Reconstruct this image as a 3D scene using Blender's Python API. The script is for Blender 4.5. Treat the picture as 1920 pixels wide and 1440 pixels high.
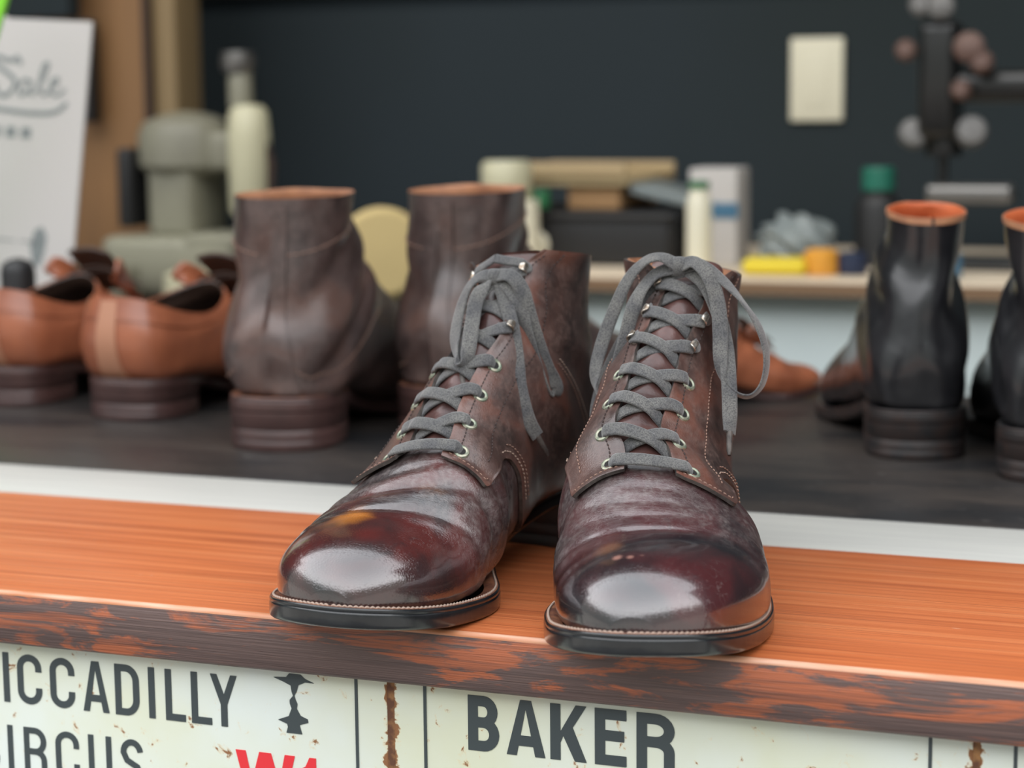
import bpy, bmesh, math, random
import numpy as np
from mathutils import Vector, Matrix
for o in list(bpy.data.objects): bpy.data.objects.remove(o)
SC = bpy.context.scene; COL = SC.collection
random.seed(5); RNG = np.random.default_rng(5)

# ------------------------------------------------------------------ camera
cam = bpy.data.cameras.new('camera'); co = bpy.data.objects.new('camera', cam); COL.objects.link(co)
cam.sensor_width = 36; cam.lens = 70.3; cam.clip_start = .05; cam.clip_end = 60
co.matrix_world = Matrix(((0.93555, -0.04079, 0.350831, .3155), (0.353048, 0.136637, -0.925574, -.8290),
                          (-0.010182, 0.989781, 0.142232, .2440), (0, 0, 0, 1)))
cam.dof.use_dof = True; cam.dof.focus_distance = .94; cam.dof.aperture_fstop = 7.0
SC.camera = co
SC.view_settings.view_transform = 'Standard'; SC.view_settings.look = 'None'
SC.view_settings.gamma = 1; SC.view_settings.use_curve_mapping = False; SC.view_settings.exposure = 0.0
SC.cycles.use_denoising = True
SC.cycles.max_bounces = 8

# ------------------------------------------------------------------ daylight: overcast sky over a shaded street
W = bpy.data.worlds.new('sky'); SC.world = W; W.use_nodes = True
nt = W.node_tree; nt.nodes.clear()
tc = nt.nodes.new('ShaderNodeTexCoord'); sx = nt.nodes.new('ShaderNodeSeparateXYZ'); cr = nt.nodes.new('ShaderNodeValToRGB')
bg = nt.nodes.new('ShaderNodeBackground'); wo = nt.nodes.new('ShaderNodeOutputWorld')
nt.links.new(tc.outputs['Generated'], sx.inputs[0]); nt.links.new(sx.outputs['Z'], cr.inputs[0])
nt.links.new(cr.outputs[0], bg.inputs[0]); nt.links.new(bg.outputs[0], wo.inputs[0])
e = cr.color_ramp.elements
e[0].position = 0; e[0].color = (.30, .29, .27, 1)
e[1].position = 1; e[1].color = (.8, .85, .9, 1)
for p, c in ((.02, (.16, .17, .16)), (.36, (.20, .22, .21)), (.46, (1.5, 1.52, 1.55)), (.75, (1.2, 1.23, 1.28))):
    q = e.new(p); q.color = (*c, 1)
bg.inputs[1].default_value = 2.5

def lamp(name, loc, rot, sx_, sy_, w, col):
    l = bpy.data.lights.new(name, 'AREA'); l.shape = 'RECTANGLE'; l.size = sx_; l.size_y = sy_; l.energy = w; l.color = col
    o = bpy.data.objects.new(name, l); COL.objects.link(o); o.location = loc; o.rotation_euler = rot
lamp('added_wall_fill', (-.6, .80, 1.62), (math.radians(64), 0, 0), 2.6, .25, 22, (1, .95, .86))      # unseen fill light, added to brighten the back wall and bench

# ------------------------------------------------------------------ materials
def nodes(m): m.use_nodes = True; return m.node_tree.nodes, m.node_tree.links
def mat(name, col, rough=.5, metal=0, spec=.5, col2=None, scale=20, stretch=(1, 1, 1), bump=0, bscale=200, coat=0,
        rlo=None, detail=4, ramp=(.35, .65), dist=0, sheen=0, trans=0, emit=None):
    m = bpy.data.materials.new(name); N, L = nodes(m); b = N['Principled BSDF']
    b.inputs['Base Color'].default_value = (*col, 1); b.inputs['Roughness'].default_value = rough
    b.inputs['Metallic'].default_value = metal; b.inputs['Specular IOR Level'].default_value = spec
    b.inputs['Coat Weight'].default_value = coat; b.inputs['Coat Roughness'].default_value = .15
    b.inputs['Sheen Weight'].default_value = sheen; b.inputs['Transmission Weight'].default_value = trans
    if emit: b.inputs['Emission Color'].default_value = (*emit, 1); b.inputs['Emission Strength'].default_value = 1
    t = N.new('ShaderNodeTexCoord'); mp = N.new('ShaderNodeMapping'); mp.inputs['Scale'].default_value = stretch
    L.new(t.outputs['Object'], mp.inputs[0])
    if col2 is not None:
        n = N.new('ShaderNodeTexNoise'); n.inputs['Scale'].default_value = scale; n.inputs['Detail'].default_value = detail
        n.inputs['Distortion'].default_value = dist
        r = N.new('ShaderNodeValToRGB'); L.new(mp.outputs[0], n.inputs[0]); L.new(n.outputs[0], r.inputs[0])
        r.color_ramp.elements[0].position = ramp[0]; r.color_ramp.elements[1].position = ramp[1]
        r.color_ramp.elements[0].color = (*col, 1); r.color_ramp.elements[1].color = (*col2, 1)
        L.new(r.outputs[0], b.inputs['Base Color'])
        if rlo is not None:
            q = N.new('ShaderNodeMapRange'); L.new(n.outputs[0], q.inputs[0]); q.inputs[1].default_value = .3; q.inputs[2].default_value = .7
            q.inputs[3].default_value = rlo; q.inputs[4].default_value = rough; L.new(q.outputs[0], b.inputs['Roughness'])
    if bump:
        n = N.new('ShaderNodeTexNoise'); n.inputs['Scale'].default_value = bscale; n.inputs['Detail'].default_value = 6
        L.new(mp.outputs[0], n.inputs[0]); u = N.new('ShaderNodeBump'); u.inputs['Strength'].default_value = bump
        u.inputs['Distance'].default_value = .0006; L.new(n.outputs[0], u.inputs['Height']); L.new(u.outputs[0], b.inputs['Normal'])
    return m

class NT:
    """tiny node helper"""
    def __init__(s, m): s.N, s.L = nodes(m); s.b = s.N['Principled BSDF']; s.tc = s.N.new('ShaderNodeTexCoord')
    def map(s, sc=(1, 1, 1), loc=(0, 0, 0), rot=(0, 0, 0)):
        q = s.N.new('ShaderNodeMapping'); q.inputs['Scale'].default_value = sc; q.inputs['Location'].default_value = loc
        q.inputs['Rotation'].default_value = rot; s.L.new(s.tc.outputs['Object'], q.inputs[0]); return q.outputs[0]
    def noise(s, v, scale, detail=4, dist=0, rough=.5):
        q = s.N.new('ShaderNodeTexNoise'); q.inputs['Scale'].default_value = scale; q.inputs['Detail'].default_value = detail
        q.inputs['Distortion'].default_value = dist; q.inputs['Roughness'].default_value = rough; s.L.new(v, q.inputs[0]); return q.outputs[0]
    def voro(s, v, scale, feat='DISTANCE_TO_EDGE'):
        q = s.N.new('ShaderNodeTexVoronoi'); q.feature = feat; q.inputs['Scale'].default_value = scale; s.L.new(v, q.inputs[0]); return q.outputs['Distance']
    def wave(s, v, scale, dist=2, ds=2, dirn='X', prof='SIN'):
        q = s.N.new('ShaderNodeTexWave'); q.bands_direction = dirn; q.wave_profile = prof; q.inputs['Scale'].default_value = scale
        q.inputs['Distortion'].default_value = dist; q.inputs['Detail Scale'].default_value = ds; s.L.new(v, q.inputs[0]); return q.outputs['Fac']
    def ramp(s, v, stops):
        q = s.N.new('ShaderNodeValToRGB'); s.L.new(v, q.inputs[0]); E = q.color_ramp.elements
        E[0].position = stops[0][0]; E[0].color = (*stops[0][1], 1); E[1].position = stops[-1][0]; E[1].color = (*stops[-1][1], 1)
        for p, c in stops[1:-1]: x = E.new(p); x.color = (*c, 1)
        return q.outputs[0]
    def rng(s, v, a, b_, c=0, d=1, smooth=False):
        q = s.N.new('ShaderNodeMapRange'); s.L.new(v, q.inputs[0])
        if smooth: q.interpolation_type = 'SMOOTHSTEP'
        for i, x in enumerate((a, b_, c, d)): q.inputs[i + 1].default_value = x
        return q.outputs[0]
    def mix(s, f, a, b_):
        q = s.N.new('ShaderNodeMix'); q.data_type = 'RGBA'
        for i, x in ((0, f), (6, a), (7, b_)):
            if isinstance(x, (int, float)): q.inputs[i].default_value = x
            elif isinstance(x, tuple): q.inputs[i].default_value = (*x, 1)
            else: s.L.new(x, q.inputs[i])
        return q.outputs[2]
    def math(s, op, a, b_=0.):
        q = s.N.new('ShaderNodeMath'); q.operation = op
        for i, x in ((0, a), (1, b_)):
            if isinstance(x, (int, float)): q.inputs[i].default_value = x
            else: s.L.new(x, q.inputs[i])
        return q.outputs[0]
    def xyz(s, v):
        q = s.N.new('ShaderNodeSeparateXYZ'); s.L.new(v, q.inputs[0]); return q.outputs
    def bump(s, h, strength, distance=.001, prev=None):
        q = s.N.new('ShaderNodeBump'); q.inputs['Strength'].default_value = strength; q.inputs['Distance'].default_value = distance
        s.L.new(h, q.inputs['Height'])
        if prev is not None: s.L.new(prev, q.inputs['Normal'])
        return q.outputs[0]
    def set(s, **k):
        for n, v in k.items():
            i = s.b.inputs[n.replace('_', ' ')]
            if isinstance(v, (int, float)): i.default_value = v
            elif isinstance(v, tuple): i.default_value = (*v, 1)
            else: s.L.new(v, i)

def leather(name, base, red, dark, pale, rough_toe=.2, rough_back=.4, creases=True, amber=None, seed=0, coat=.5):
    m = bpy.data.materials.new(name); t = NT(m); v = t.map(loc=(seed, seed * .7, 0)); o = t.map()
    n1 = t.noise(v, 22, 5, .6); n2 = t.noise(v, 70, 6, 1.0); n3 = t.noise(v, 400, 4)
    c = t.ramp(n1, [(.38, dark), (.5, base), (.62, red)])
    c = t.mix(t.rng(n2, .55, .75, 0, .55), c, dark)
    ys = t.xyz(o)[1]                                       # wear: the polished toe keeps its colour, behind it is rubbed pale
    back = t.rng(ys, -.092, -.06, 0, 1, True)
    c = t.mix(t.math('MULTIPLY', t.math('MULTIPLY', back, t.rng(n3, .4, .65, .3, 1)), t.rng(n2, .35, .6, .12, .5)), c, pale)
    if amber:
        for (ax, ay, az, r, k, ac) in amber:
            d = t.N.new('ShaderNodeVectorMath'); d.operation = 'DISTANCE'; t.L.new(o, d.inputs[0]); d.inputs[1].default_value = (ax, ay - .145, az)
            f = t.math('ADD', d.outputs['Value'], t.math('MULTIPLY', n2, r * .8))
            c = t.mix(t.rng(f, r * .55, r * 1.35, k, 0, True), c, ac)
    # scratches
    sc = t.wave(t.map((1, 1, 1), rot=(.4, .2, .9)), 60, 12, 3); sc = t.math('MULTIPLY', t.rng(sc, .985, 1), t.rng(n1, .56, .66))
    c = t.mix(t.math('MULTIPLY', sc, .3), c, pale)
    t.set(Base_Color=c, Roughness=t.math('ADD', t.rng(back, 0, 1, rough_toe, rough_back), t.rng(n2, .3, .7, -.05, .08)),
          Specular_IOR_Level=.8, Coat_Weight=t.rng(back, 0, 1, min(1, coat * 2), coat * .6), Coat_Roughness=.13, Coat_IOR=1.75)
    nb = t.bump(t.voro(v, 750), .5, .0003)
    nb = t.bump(n2, .10, .0012, nb)
    if creases:
        cv = t.map((.22, 1.5, 1.5), (seed * 3, 0, 0)); w1 = t.noise(cv, 300, 5, 1.0, .6)
        msk = t.math('MULTIPLY', t.rng(ys, -.090, -.074, 0, 1, True), t.rng(ys, -.02, -.045, .25, 1, True))
        h = t.math('MULTIPLY', w1, msk); nb = t.bump(h, .30, .0012, nb)
    t.set(Normal=nb); return m

M = {}
M['boot'] = leather('burgundy_leather', (.042, .018, .018), (.090, .020, .018), (.016, .013, .015), (.24, .20, .19), .17, .27, seed=.3,
                    amber=[(-.008, .052, .050, .015, .85, (.50, .17, .025)), (.020, .085, .052, .012, .4, (.45, .15, .03)), (.012, .035, .045, .012, .5, (.14, .022, .018))])
M['boot2'] = leather('dark_burgundy_leather', (.038, .018, .020), (.070, .019, .021), (.015, .012, .015), (.23, .195, .185), .17, .27, seed=1.9,
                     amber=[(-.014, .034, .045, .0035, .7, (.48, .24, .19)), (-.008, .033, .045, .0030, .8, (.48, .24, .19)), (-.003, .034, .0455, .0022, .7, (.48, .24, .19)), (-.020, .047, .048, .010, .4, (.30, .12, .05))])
M['quarter'] = leather('rubbed_brown_leather', (.068, .033, .027), (.145, .052, .034), (.022, .015, .014), (.19, .12, .10), .32, .38, creases=False, seed=2.7, coat=.15)
M['tongue'] = mat('pink_brown_tongue_leather', (.11, .050, .043), .30, col2=(.045, .022, .020), scale=60, bump=.3, bscale=500, coat=.2)
M['edge'] = mat('raw_leather_edge', (.10, .085, .075), .6, col2=(.035, .028, .026), scale=200, bump=.5, bscale=600)
M['lining'] = mat('tan_lining_leather', (.52, .25, .13), .6, col2=(.35, .16, .09), scale=60, bump=.2)
M['sole'] = mat('black_polished_sole', (.008, .009, .011), .22, col2=(.016, .018, .02), scale=90, bump=.25, bscale=250, coat=.5)
M['heel'] = mat('black_heel_leather', (.013, .013, .014), .5, col2=(.03, .018, .015), scale=90)
M['welt'] = mat('tan_welt', (.30, .12, .06), .5, col2=(.12, .045, .03), scale=150, bump=.4, bscale=800)
M['thread'] = mat('pale_thread', (.40, .29, .23), .7)
M['dthread'] = mat('brown_thread', (.27, .16, .12), .7)
M['kthread'] = mat('dark_thread', (.04, .025, .022), .7)
M['eyelet'] = mat('dull_brass_eyelet', (.42, .40, .31), .38, .55, col2=(.22, .27, .2), scale=500)
M['hook'] = mat('worn_nickel_hook', (.78, .74, .68), .26, .85, col2=(.35, .27, .2), scale=350)
M['hole'] = mat('dark_hole', (.01, .008, .008), .8)
def lace_mat():
    m = bpy.data.materials.new('woven_grey_lace'); t = NT(m); v = t.map((1, 1, 1)); n = t.noise(v, 90, 3)
    c = t.mix(t.rng(n, .35, .65), (.095, .094, .096), (.170, .164, .152))
    vo = t.voro(t.map((1, 1, 1), rot=(.3, .5, .8)), 1500, 'F1'); c = t.mix(t.rng(vo, 0.2, .8, 0, .65), c, (.018, .018, .022))
    t.set(Base_Color=c, Roughness=.85, Specular_IOR_Level=.25, Sheen_Weight=.4)
    t.set(Normal=t.bump(vo, -.9, .0006)); return m
M['lace'] = lace_mat()

def wood_top():
    m = bpy.data.materials.new('orange_stained_plank'); t = NT(m)
    v = t.map((.35, 14, 14)); g = t.noise(v, 9, 6, .35, .6); g2 = t.noise(t.map((.5, 60, 60)), 9, 3, .2)
    big = t.noise(t.map((1.2, 4, 4)), 3, 3, .5)
    c = t.ramp(g, [(.3, (.36, .085, .026)), (.5, (.56, .150, .048)), (.72, (.68, .235, .090))])
    c = t.mix(t.rng(g2, .54, .64, 0, .6), c, (.27, .065, .026)); c = t.mix(t.rng(big, .35, .7, 0, .4), c, (.60, .20, .085))
    d = t.noise(t.map((1, 2.2, 1)), 38, 3, .3); c = t.mix(t.rng(d, .735, .78, 0, .6), c, (.78, .55, .42))
    t.set(Base_Color=c, Roughness=t.rng(g, .3, .7, .42, .3), Specular_IOR_Level=.5)
    h = t.math('ADD', t.math('MULTIPLY', g, .7), t.math('MULTIPLY', g2, .5))
    t.set(Normal=t.bump(h, .5, .0012)); return m
def wood_face():
    m = bpy.data.materials.new('weathered_plank_face'); t = NT(m)
    v = t.map((2.0, 12, 14)); patch = t.noise(v, 5.0, 9, 1.2, .68); g = t.noise(t.map((.5, 20, 26)), 12, 6, .4, .65)
    g2 = t.noise(t.map((1, 40, 60)), 22, 3)
    c = t.mix(t.rng(patch, .50, .56), (.150, .098, .088), (.47, .140, .065))
    c = t.mix(t.rng(g, .45, .68, 0, .75), c, (.080, .055, .052)); c = t.mix(t.rng(g2, .6, .75, 0, .35), c, (.50, .27, .19))
    t.set(Base_Color=c, Roughness=.48, Normal=t.bump(t.math('ADD', g, g2), .45, .0012)); return m
M['woodedge'] = mat('plank_edge_painted_highlight', (.72, .42, .29), .32, col2=(.56, .22, .10), scale=12, stretch=(1.5, 20, 20))  # sky highlight along the front bevel, painted in as a paler colour
M['woodtop'] = wood_top(); M['woodface'] = wood_face()
M['alu'] = mat('pale_metal_track', (.64, .63, .58), .42, .1, col2=(.58, .57, .53), scale=6, stretch=(1, 30, 30))
def counter_mat():
    m = bpy.data.materials.new('black_counter'); t = NT(m); n = t.noise(t.map((1, 3, 1)), 5, 6, .5, .65); n2 = t.noise(t.map(), 120, 4)
    c = t.mix(t.rng(n, .4, .65), (.020, .020, .021), (.052, .042, .036)); c = t.mix(t.rng(n2, .62, .7, 0, .25), c, (.13, .12, .11))
    t.set(Base_Color=c, Roughness=t.rng(n, .3, .7, .3, .45), Normal=t.bump(n2, .15, .0005)); return m
M['counter'] = counter_mat()
def enamel():
    m = bpy.data.materials.new('cream_enamel'); t = NT(m); o = t.map(); n = t.noise(o, 14, 4); r = t.noise(o, 88, 6, .5, .62); r2 = t.noise(o, 230, 3)
    c = t.mix(t.rng(n, .35, .7), (.74, .79, .74), (.70, .72, .55))
    xx = t.xyz(o)[0]; near = 0
    for xe in (-.0670, .2077):
        q = t.rng(t.math('ABSOLUTE', t.math('SUBTRACT', xx, xe)), .0016, .0085, 1, 0); near = t.math('MAXIMUM', near, q)
    rr = t.noise(o, 120, 6, .4, .6); r = t.math('MAXIMUM', r, t.math('ADD', t.math('MULTIPLY', near, .30), t.math('MULTIPLY', rr, .80)))
    halo = t.rng(r, .60, .67, 0, .6); rust = t.rng(t.math('ADD', r, t.math('MULTIPLY', r2, .08)), .675, .705)
    c = t.mix(halo, c, (.74, .55, .28)); c = t.mix(rust, c, (.27, .12, .05))
    t.set(Base_Color=c, Roughness=t.rng(rust, 0, 1, .3, .8)); return m
M['enamel'] = enamel()
M['rust'] = mat('rusty_iron', (.13, .055, .03), .8, col2=(.42, .21, .08), scale=150, ramp=(.45, .7), bump=.5, bscale=200)
M['ink'] = mat('charcoal_sign_paint', (.052, .066, .070), .45)
M['red'] = mat('red_sign_paint', (.80, .035, .045), .45)
M['navy'] = mat('navy_wall_paint', (.0150, .0235, .0265), .9, col2=(.0185, .0285, .036), scale=1.5)
M['dark'] = mat('dark_paint', (.014, .014, .015), .5)
M['blackmetal'] = mat('black_machine_enamel', (.012, .012, .012), .3, coat=.3)
M['chrome'] = mat('dull_steel', (.26, .25, .24), .35, .8)
M['post'] = mat('varnished_brown_wood', (.17, .090, .040), .5, col2=(.26, .135, .055), scale=3, stretch=(6, 6, .6))
M['postedge'] = mat('pale_wood_edge', (.26, .18, .09), .55)
M['card'] = mat('white_card', (.52, .495, .475), .7)
M['grey'] = mat('grey_print', (.20, .22, .22), .7)
M['machine'] = mat('grey_green_machine_enamel', (.20, .19, .145), .45, col2=(.28, .27, .2), scale=8)
M['cream'] = mat('cream_plastic', (.58, .55, .38), .45)
M['ivory'] = mat('ivory_plastic', (.80, .76, .60), .4)
M['leatherbrown'] = leather('matt_brown_leather', (.062, .036, .032), (.105, .056, .044), (.032, .021, .020), (.14, .10, .09), .36, .34, creases=False, seed=5.1, coat=.2)
M['tan'] = mat('orange_tan_leather', (.38, .125, .060), .3, col2=(.27, .085, .042), scale=30, coat=.4, bump=.15)
M['black'] = mat('black_leather', (.012, .012, .014), .28, col2=(.02, .02, .022), scale=60, coat=.35, bump=.35, bscale=90)
M['orangelining'] = mat('orange_lining', (.62, .15, .05), .6, col2=(.50, .11, .035), scale=40)
M['brownsole'] = mat('brown_heel_stack', (.075, .038, .034), .38, col2=(.05, .026, .024), scale=40, coat=.2)
M['strap'] = mat('pale_tan_strap_leather', (.42, .20, .12), .35)
M['oldnickel'] = mat('aged_nickel', (.16, .155, .15), .5, .2)
M['oldbrass'] = mat('aged_brown_brass', (.13, .075, .06), .5, .2)
M['darkbrown'] = mat('dark_brown_leather', (.05, .028, .02), .45)
M['bluewhite'] = mat('pale_blue_panel', (.74, .82, .80), .55, col2=(.66, .74, .73), scale=3)
M['benchtop'] = mat('pale_bench_top', (.74, .64, .50), .5, col2=(.66, .54, .40), scale=5)
M['benchedge'] = mat('bench_edge', (.22, .13, .07), .6)
M['cardboard'] = mat('brown_cardboard', (.42, .24, .11), .8)
M['palewood'] = mat('pale_wood', (.52, .40, .22), .6, col2=(.42, .31, .17), scale=8, stretch=(.5, 8, 8))
M['green'] = mat('green_plastic', (.02, .16, .06), .4)
M['teal'] = mat('teal_plastic', (.02, .16, .11), .4)
M['lime'] = mat('lime_green_plastic', (.25, .75, .04), .5)
M['yellow'] = mat('yellow_plastic', (.75, .58, .03), .5)
M['orange'] = mat('orange_plastic', (.72, .33, .04), .5)
M['bag'] = mat('grey_film', (.22, .25, .25), .4)
M['blue'] = mat('blue_plastic', (.06, .16, .26), .5)
M['navyplastic'] = mat('navy_plastic', (.015, .025, .06), .5)
M['cushion'] = mat('mustard_cream_felt', (.55, .42, .19), .8)
M['concrete'] = mat('grey_floor', (.16, .155, .15), .8, col2=(.12, .12, .12), scale=5)
M['plaster'] = mat('pale_plaster', (.25, .25, .24), .9)

# ------------------------------------------------------------------ object helpers
def link(o, parent=None):
    COL.objects.link(o)
    if parent is not None: o.parent = parent
    return o
def empty(name, loc=(0, 0, 0), rz=0, label=None, cat=None, group=None, scale=1):
    o = link(bpy.data.objects.new(name, None)); o.empty_display_size = .02; o.location = loc; o.rotation_euler = (0, 0, rz); o.scale = (scale,) * 3
    return tag(o, label, cat, group)
def tag(o, label=None, cat=None, group=None, kind=None):
    for k, v in (('label', label), ('category', cat), ('group', group), ('kind', kind)):
        if v: o[k] = v
    return o
def fix(me, smooth=True, ang=None):
    bm = bmesh.new(); bm.from_mesh(me); bmesh.ops.recalc_face_normals(bm, faces=bm.faces); bm.to_mesh(me); bm.free()
    if smooth:
        me.shade_smooth()
        if ang: me.set_sharp_from_angle(angle=math.radians(ang))
def mesh(name, V, F, mats, parent=None, smooth=True, ang=40, mi=None, recalc=True):
    me = bpy.data.meshes.new(name); me.from_pydata([tuple(map(float, v)) for v in V], [], [tuple(int(i) for i in f) for f in F]); 
    mats = mats if isinstance(mats, (list, tuple)) else [mats]
    for m in mats: me.materials.append(M[m] if isinstance(m, str) else m)
    if mi is not None: me.polygons.foreach_set('material_index', mi)
    if recalc: fix(me, smooth, ang)
    elif smooth: me.shade_smooth()
    return link(bpy.data.objects.new(name, me), parent)
class MB:
    def __init__(s): s.V = []; s.F = []; s.I = []
    def add(s, V, F, mi=0):
        n = len(s.V); s.V += [tuple(v) for v in V]; s.F += [tuple(i + n for i in f) for f in F]; s.I += [mi] * len(F); return s
    def box(s, a, b, mi=0, bev=0, rot=None, c=None):
        bm = bmesh.new(); bmesh.ops.create_cube(bm, size=1)
        sz = [b[i] - a[i] for i in range(3)]; ce = [(a[i] + b[i]) / 2 for i in range(3)]
        bmesh.ops.scale(bm, vec=sz, verts=bm.verts)
        if bev: bmesh.ops.bevel(bm, geom=bm.edges[:], offset=bev, segments=3, profile=.5, affect='EDGES')
        if rot: bmesh.ops.rotate(bm, cent=(0, 0, 0), matrix=rot, verts=bm.verts)
        bmesh.ops.translate(bm, vec=ce, verts=bm.verts); return s.bm(bm, mi)
    def bm(s, bm, mi=0):
        bm.verts.ensure_lookup_table(); bm.verts.index_update()
        s.add([v.co[:] for v in bm.verts], [[v.index for v in f.verts] for f in bm.faces], mi); bm.free(); return s
    def lathe(s, prof, org=(0, 0, 0), axis=(0, 0, 1), n=28, mi=0):
        a = Vector(axis).normalized(); q = a.to_track_quat('Z', 'Y'); V = []; F = []
        for r, h in prof:
            for k in range(n):
                t = 2 * math.pi * k / n; V.append(tuple(Vector(org) + q @ Vector((r * math.cos(t), r * math.sin(t), h))))
        m = len(prof)
        for i in range(m - 1):
            for k in range(n): F.append((i * n + k, i * n + (k + 1) % n, (i + 1) * n + (k + 1) % n, (i + 1) * n + k))
        if prof[0][0] > 1e-6: F.append(tuple(range(n - 1, -1, -1)))
        if prof[-1][0] > 1e-6: F.append(tuple((m - 1) * n + k for k in range(n)))
        return s.add(V, F, mi)
    def tube(s, pts, r, n=12, mi=0, closed=False):
        P = [Vector(p) for p in pts]; V = []; F = []; up = Vector((.13, .2, .97)); m = len(P)
        for i, p in enumerate(P):
            d = (P[(i + 1) % m] - P[i - 1]) if (closed or 0 < i < m - 1) else (P[1] - P[0] if i == 0 else P[-1] - P[-2])
            d.normalize(); x = d.cross(up); 
            if x.length < .05: x = d.cross(Vector((1, 0, 0)))
            x.normalize(); y = x.cross(d); rr = r[i] if isinstance(r, (list, tuple)) else r
            for k in range(n): t = 2 * math.pi * k / n; V.append(tuple(p + x * rr * math.cos(t) + y * rr * math.sin(t)))
        for i in range(m if closed else m - 1):
            j = (i + 1) % m
            for k in range(n): F.append((i * n + k, i * n + (k + 1) % n, j * n + (k + 1) % n, j * n + k))
        if not closed: F += [tuple(range(n - 1, -1, -1)), tuple((m - 1) * n + k for k in range(n))]
        return s.add(V, F, mi)
    def prism(s, poly, y0, y1, mi=0):
        """poly in x,z, extruded from y0 to y1"""
        n = len(poly); V = [(x, y0, z) for x, z in poly] + [(x, y1, z) for x, z in poly]
        return s.add(V, [tuple(range(n)), tuple(range(2 * n - 1, n - 1, -1))] + [(i, (i + 1) % n, (i + 1) % n + n, i + n) for i in range(n)], mi)
    def build(s, name, mats, parent=None, smooth=True, ang=35):
        return mesh(name, s.V, s.F, mats, parent, smooth, ang, s.I)
def B(name, a, b, m, parent=None, bev=0, rot=None): return MB().box(a, b, 0, bev, rot).build(name, m, parent)

def catmull(P, n, closed=False):
    P = np.array(P, float); m = len(P); out = []
    segs = m if closed else m - 1
    for i in range(segs):
        p0, p1, p2, p3 = (P[(i - 1) % m], P[i], P[(i + 1) % m], P[(i + 2) % m]) if closed else (P[max(i - 1, 0)], P[i], P[i + 1], P[min(i + 2, m - 1)])
        for k in range(n):
            t = k / n; out.append(.5 * ((2 * p1) + (p2 - p0) * t + (2 * p0 - 5 * p1 + 4 * p2 - p3) * t * t + (3 * p1 - p0 - 3 * p2 + p3) * t ** 3))
    if not closed: out.append(P[-1])
    return np.array(out)
def pchip(x, y):
    x = np.array(x, float); y = np.array(y, float); h = np.diff(x); d = np.diff(y) / h; m = np.zeros_like(y)
    for i in range(1, len(x) - 1):
        if d[i - 1] * d[i] > 0: w1 = 2 * h[i] + h[i - 1]; w2 = h[i] + 2 * h[i - 1]; m[i] = (w1 + w2) / (w1 / d[i - 1] + w2 / d[i])
    m[0] = d[0]; m[-1] = d[-1]
    def f(q):
        q = np.clip(np.asarray(q, float), x[0], x[-1]); i = np.clip(np.searchsorted(x, q) - 1, 0, len(x) - 2)
        t = (q - x[i]) / h[i]; return ((2 * t ** 3 - 3 * t ** 2 + 1) * y[i] + (t ** 3 - 2 * t ** 2 + t) * h[i] * m[i] + (-2 * t ** 3 + 3 * t ** 2) * y[i + 1] + (t ** 3 - t ** 2) * h[i] * m[i + 1])
    return f
def grid_faces(n, m, wrap=False, off=0):
    F = []
    for i in range(n - 1):
        for j in range(m if wrap else m - 1):
            k = (j + 1) % m; F.append((off + i * m + j, off + i * m + k, off + (i + 1) * m + k, off + (i + 1) * m + j))
    return F
def ribbon(pts, nrm, w, th, n=6, wid=None):
    """flat woven strip: pts/nrm control points (3D); returns V,F"""
    P = catmull(pts, n); Nn = catmull(nrm, n); k = len(P); V = []; F = []
    prof = [(-.5, 0), (-.47, .36), (-.36, .5), (0, .56), (.36, .5), (.47, .36), (.5, 0), (.47, -.36), (.36, -.5), (0, -.5), (-.36, -.5), (-.47, -.36)]
    for i in range(k):
        d = P[min(i + 1, k - 1)] - P[max(i - 1, 0)]; d /= np.linalg.norm(d) + 1e-12
        nn = Nn[i] - d * (Nn[i] @ d); nn /= np.linalg.norm(nn) + 1e-12; s = np.cross(d, nn)
        ww = w * (1 if wid is None else np.interp(i / (k - 1), np.linspace(0, 1, len(wid)), wid))
        for a, b in prof: V.append(P[i] + s * a * ww + nn * b * th)
    q = len(prof); F = grid_faces(k, q, True); F += [tuple(range(q - 1, -1, -1)), tuple((k - 1) * q + j for j in range(q))]
    return V, F

# ------------------------------------------------------------------ footwear: all shoes share one last, in millimetres (toe at y=0, heel at y=290)
OUT = [(-7, 0), (13, 4.5), (29, 15), (41, 34), (48.5, 57), (52.5, 80), (53, 100), (50, 125), (41, 155), (33, 185), (30, 215), (31.5, 245), (30, 268), (20, 284), (0, 290),
       (-21, 284), (-32, 268), (-33, 245), (-27, 215), (-20, 185), (-22, 155), (-36, 125), (-48.5, 100), (-51.5, 80), (-49, 55), (-44, 34), (-34, 16), (-22, 5)]
OUTL = catmull(OUT, 12, True)
def inset(P, d):
    T = np.roll(P, -1, 0) - np.roll(P, 1, 0); T /= np.linalg.norm(T, axis=1)[:, None]; return P + np.stack([-T[:, 1], T[:, 0]], 1) * d
if np.linalg.norm(inset(OUTL, 5)[0] - [0, 145]) > np.linalg.norm(OUTL[0] - [0, 145]):
    _i = inset; inset = lambda P, d: _i(P, -d)
def extents(P, s):
    xs = []
    for i in range(len(P)):
        a, b = P[i], P[(i + 1) % len(P)]
        if (a[1] - s) * (b[1] - s) <= 0 and a[1] != b[1]: xs.append(a[0] + (b[0] - a[0]) * (s - a[1]) / (b[1] - a[1]))
    return (min(xs), max(xs)) if xs else (-8, -8)
ZB = pchip([0, 15, 30, 60, 90, 125, 155, 190, 222, 290], [11, 8.2, 5.6, 1.8, 0, 1.2, 6, 15, 22.5, 25])   # underside of the sole
SOLE_T = 9.6

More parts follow.
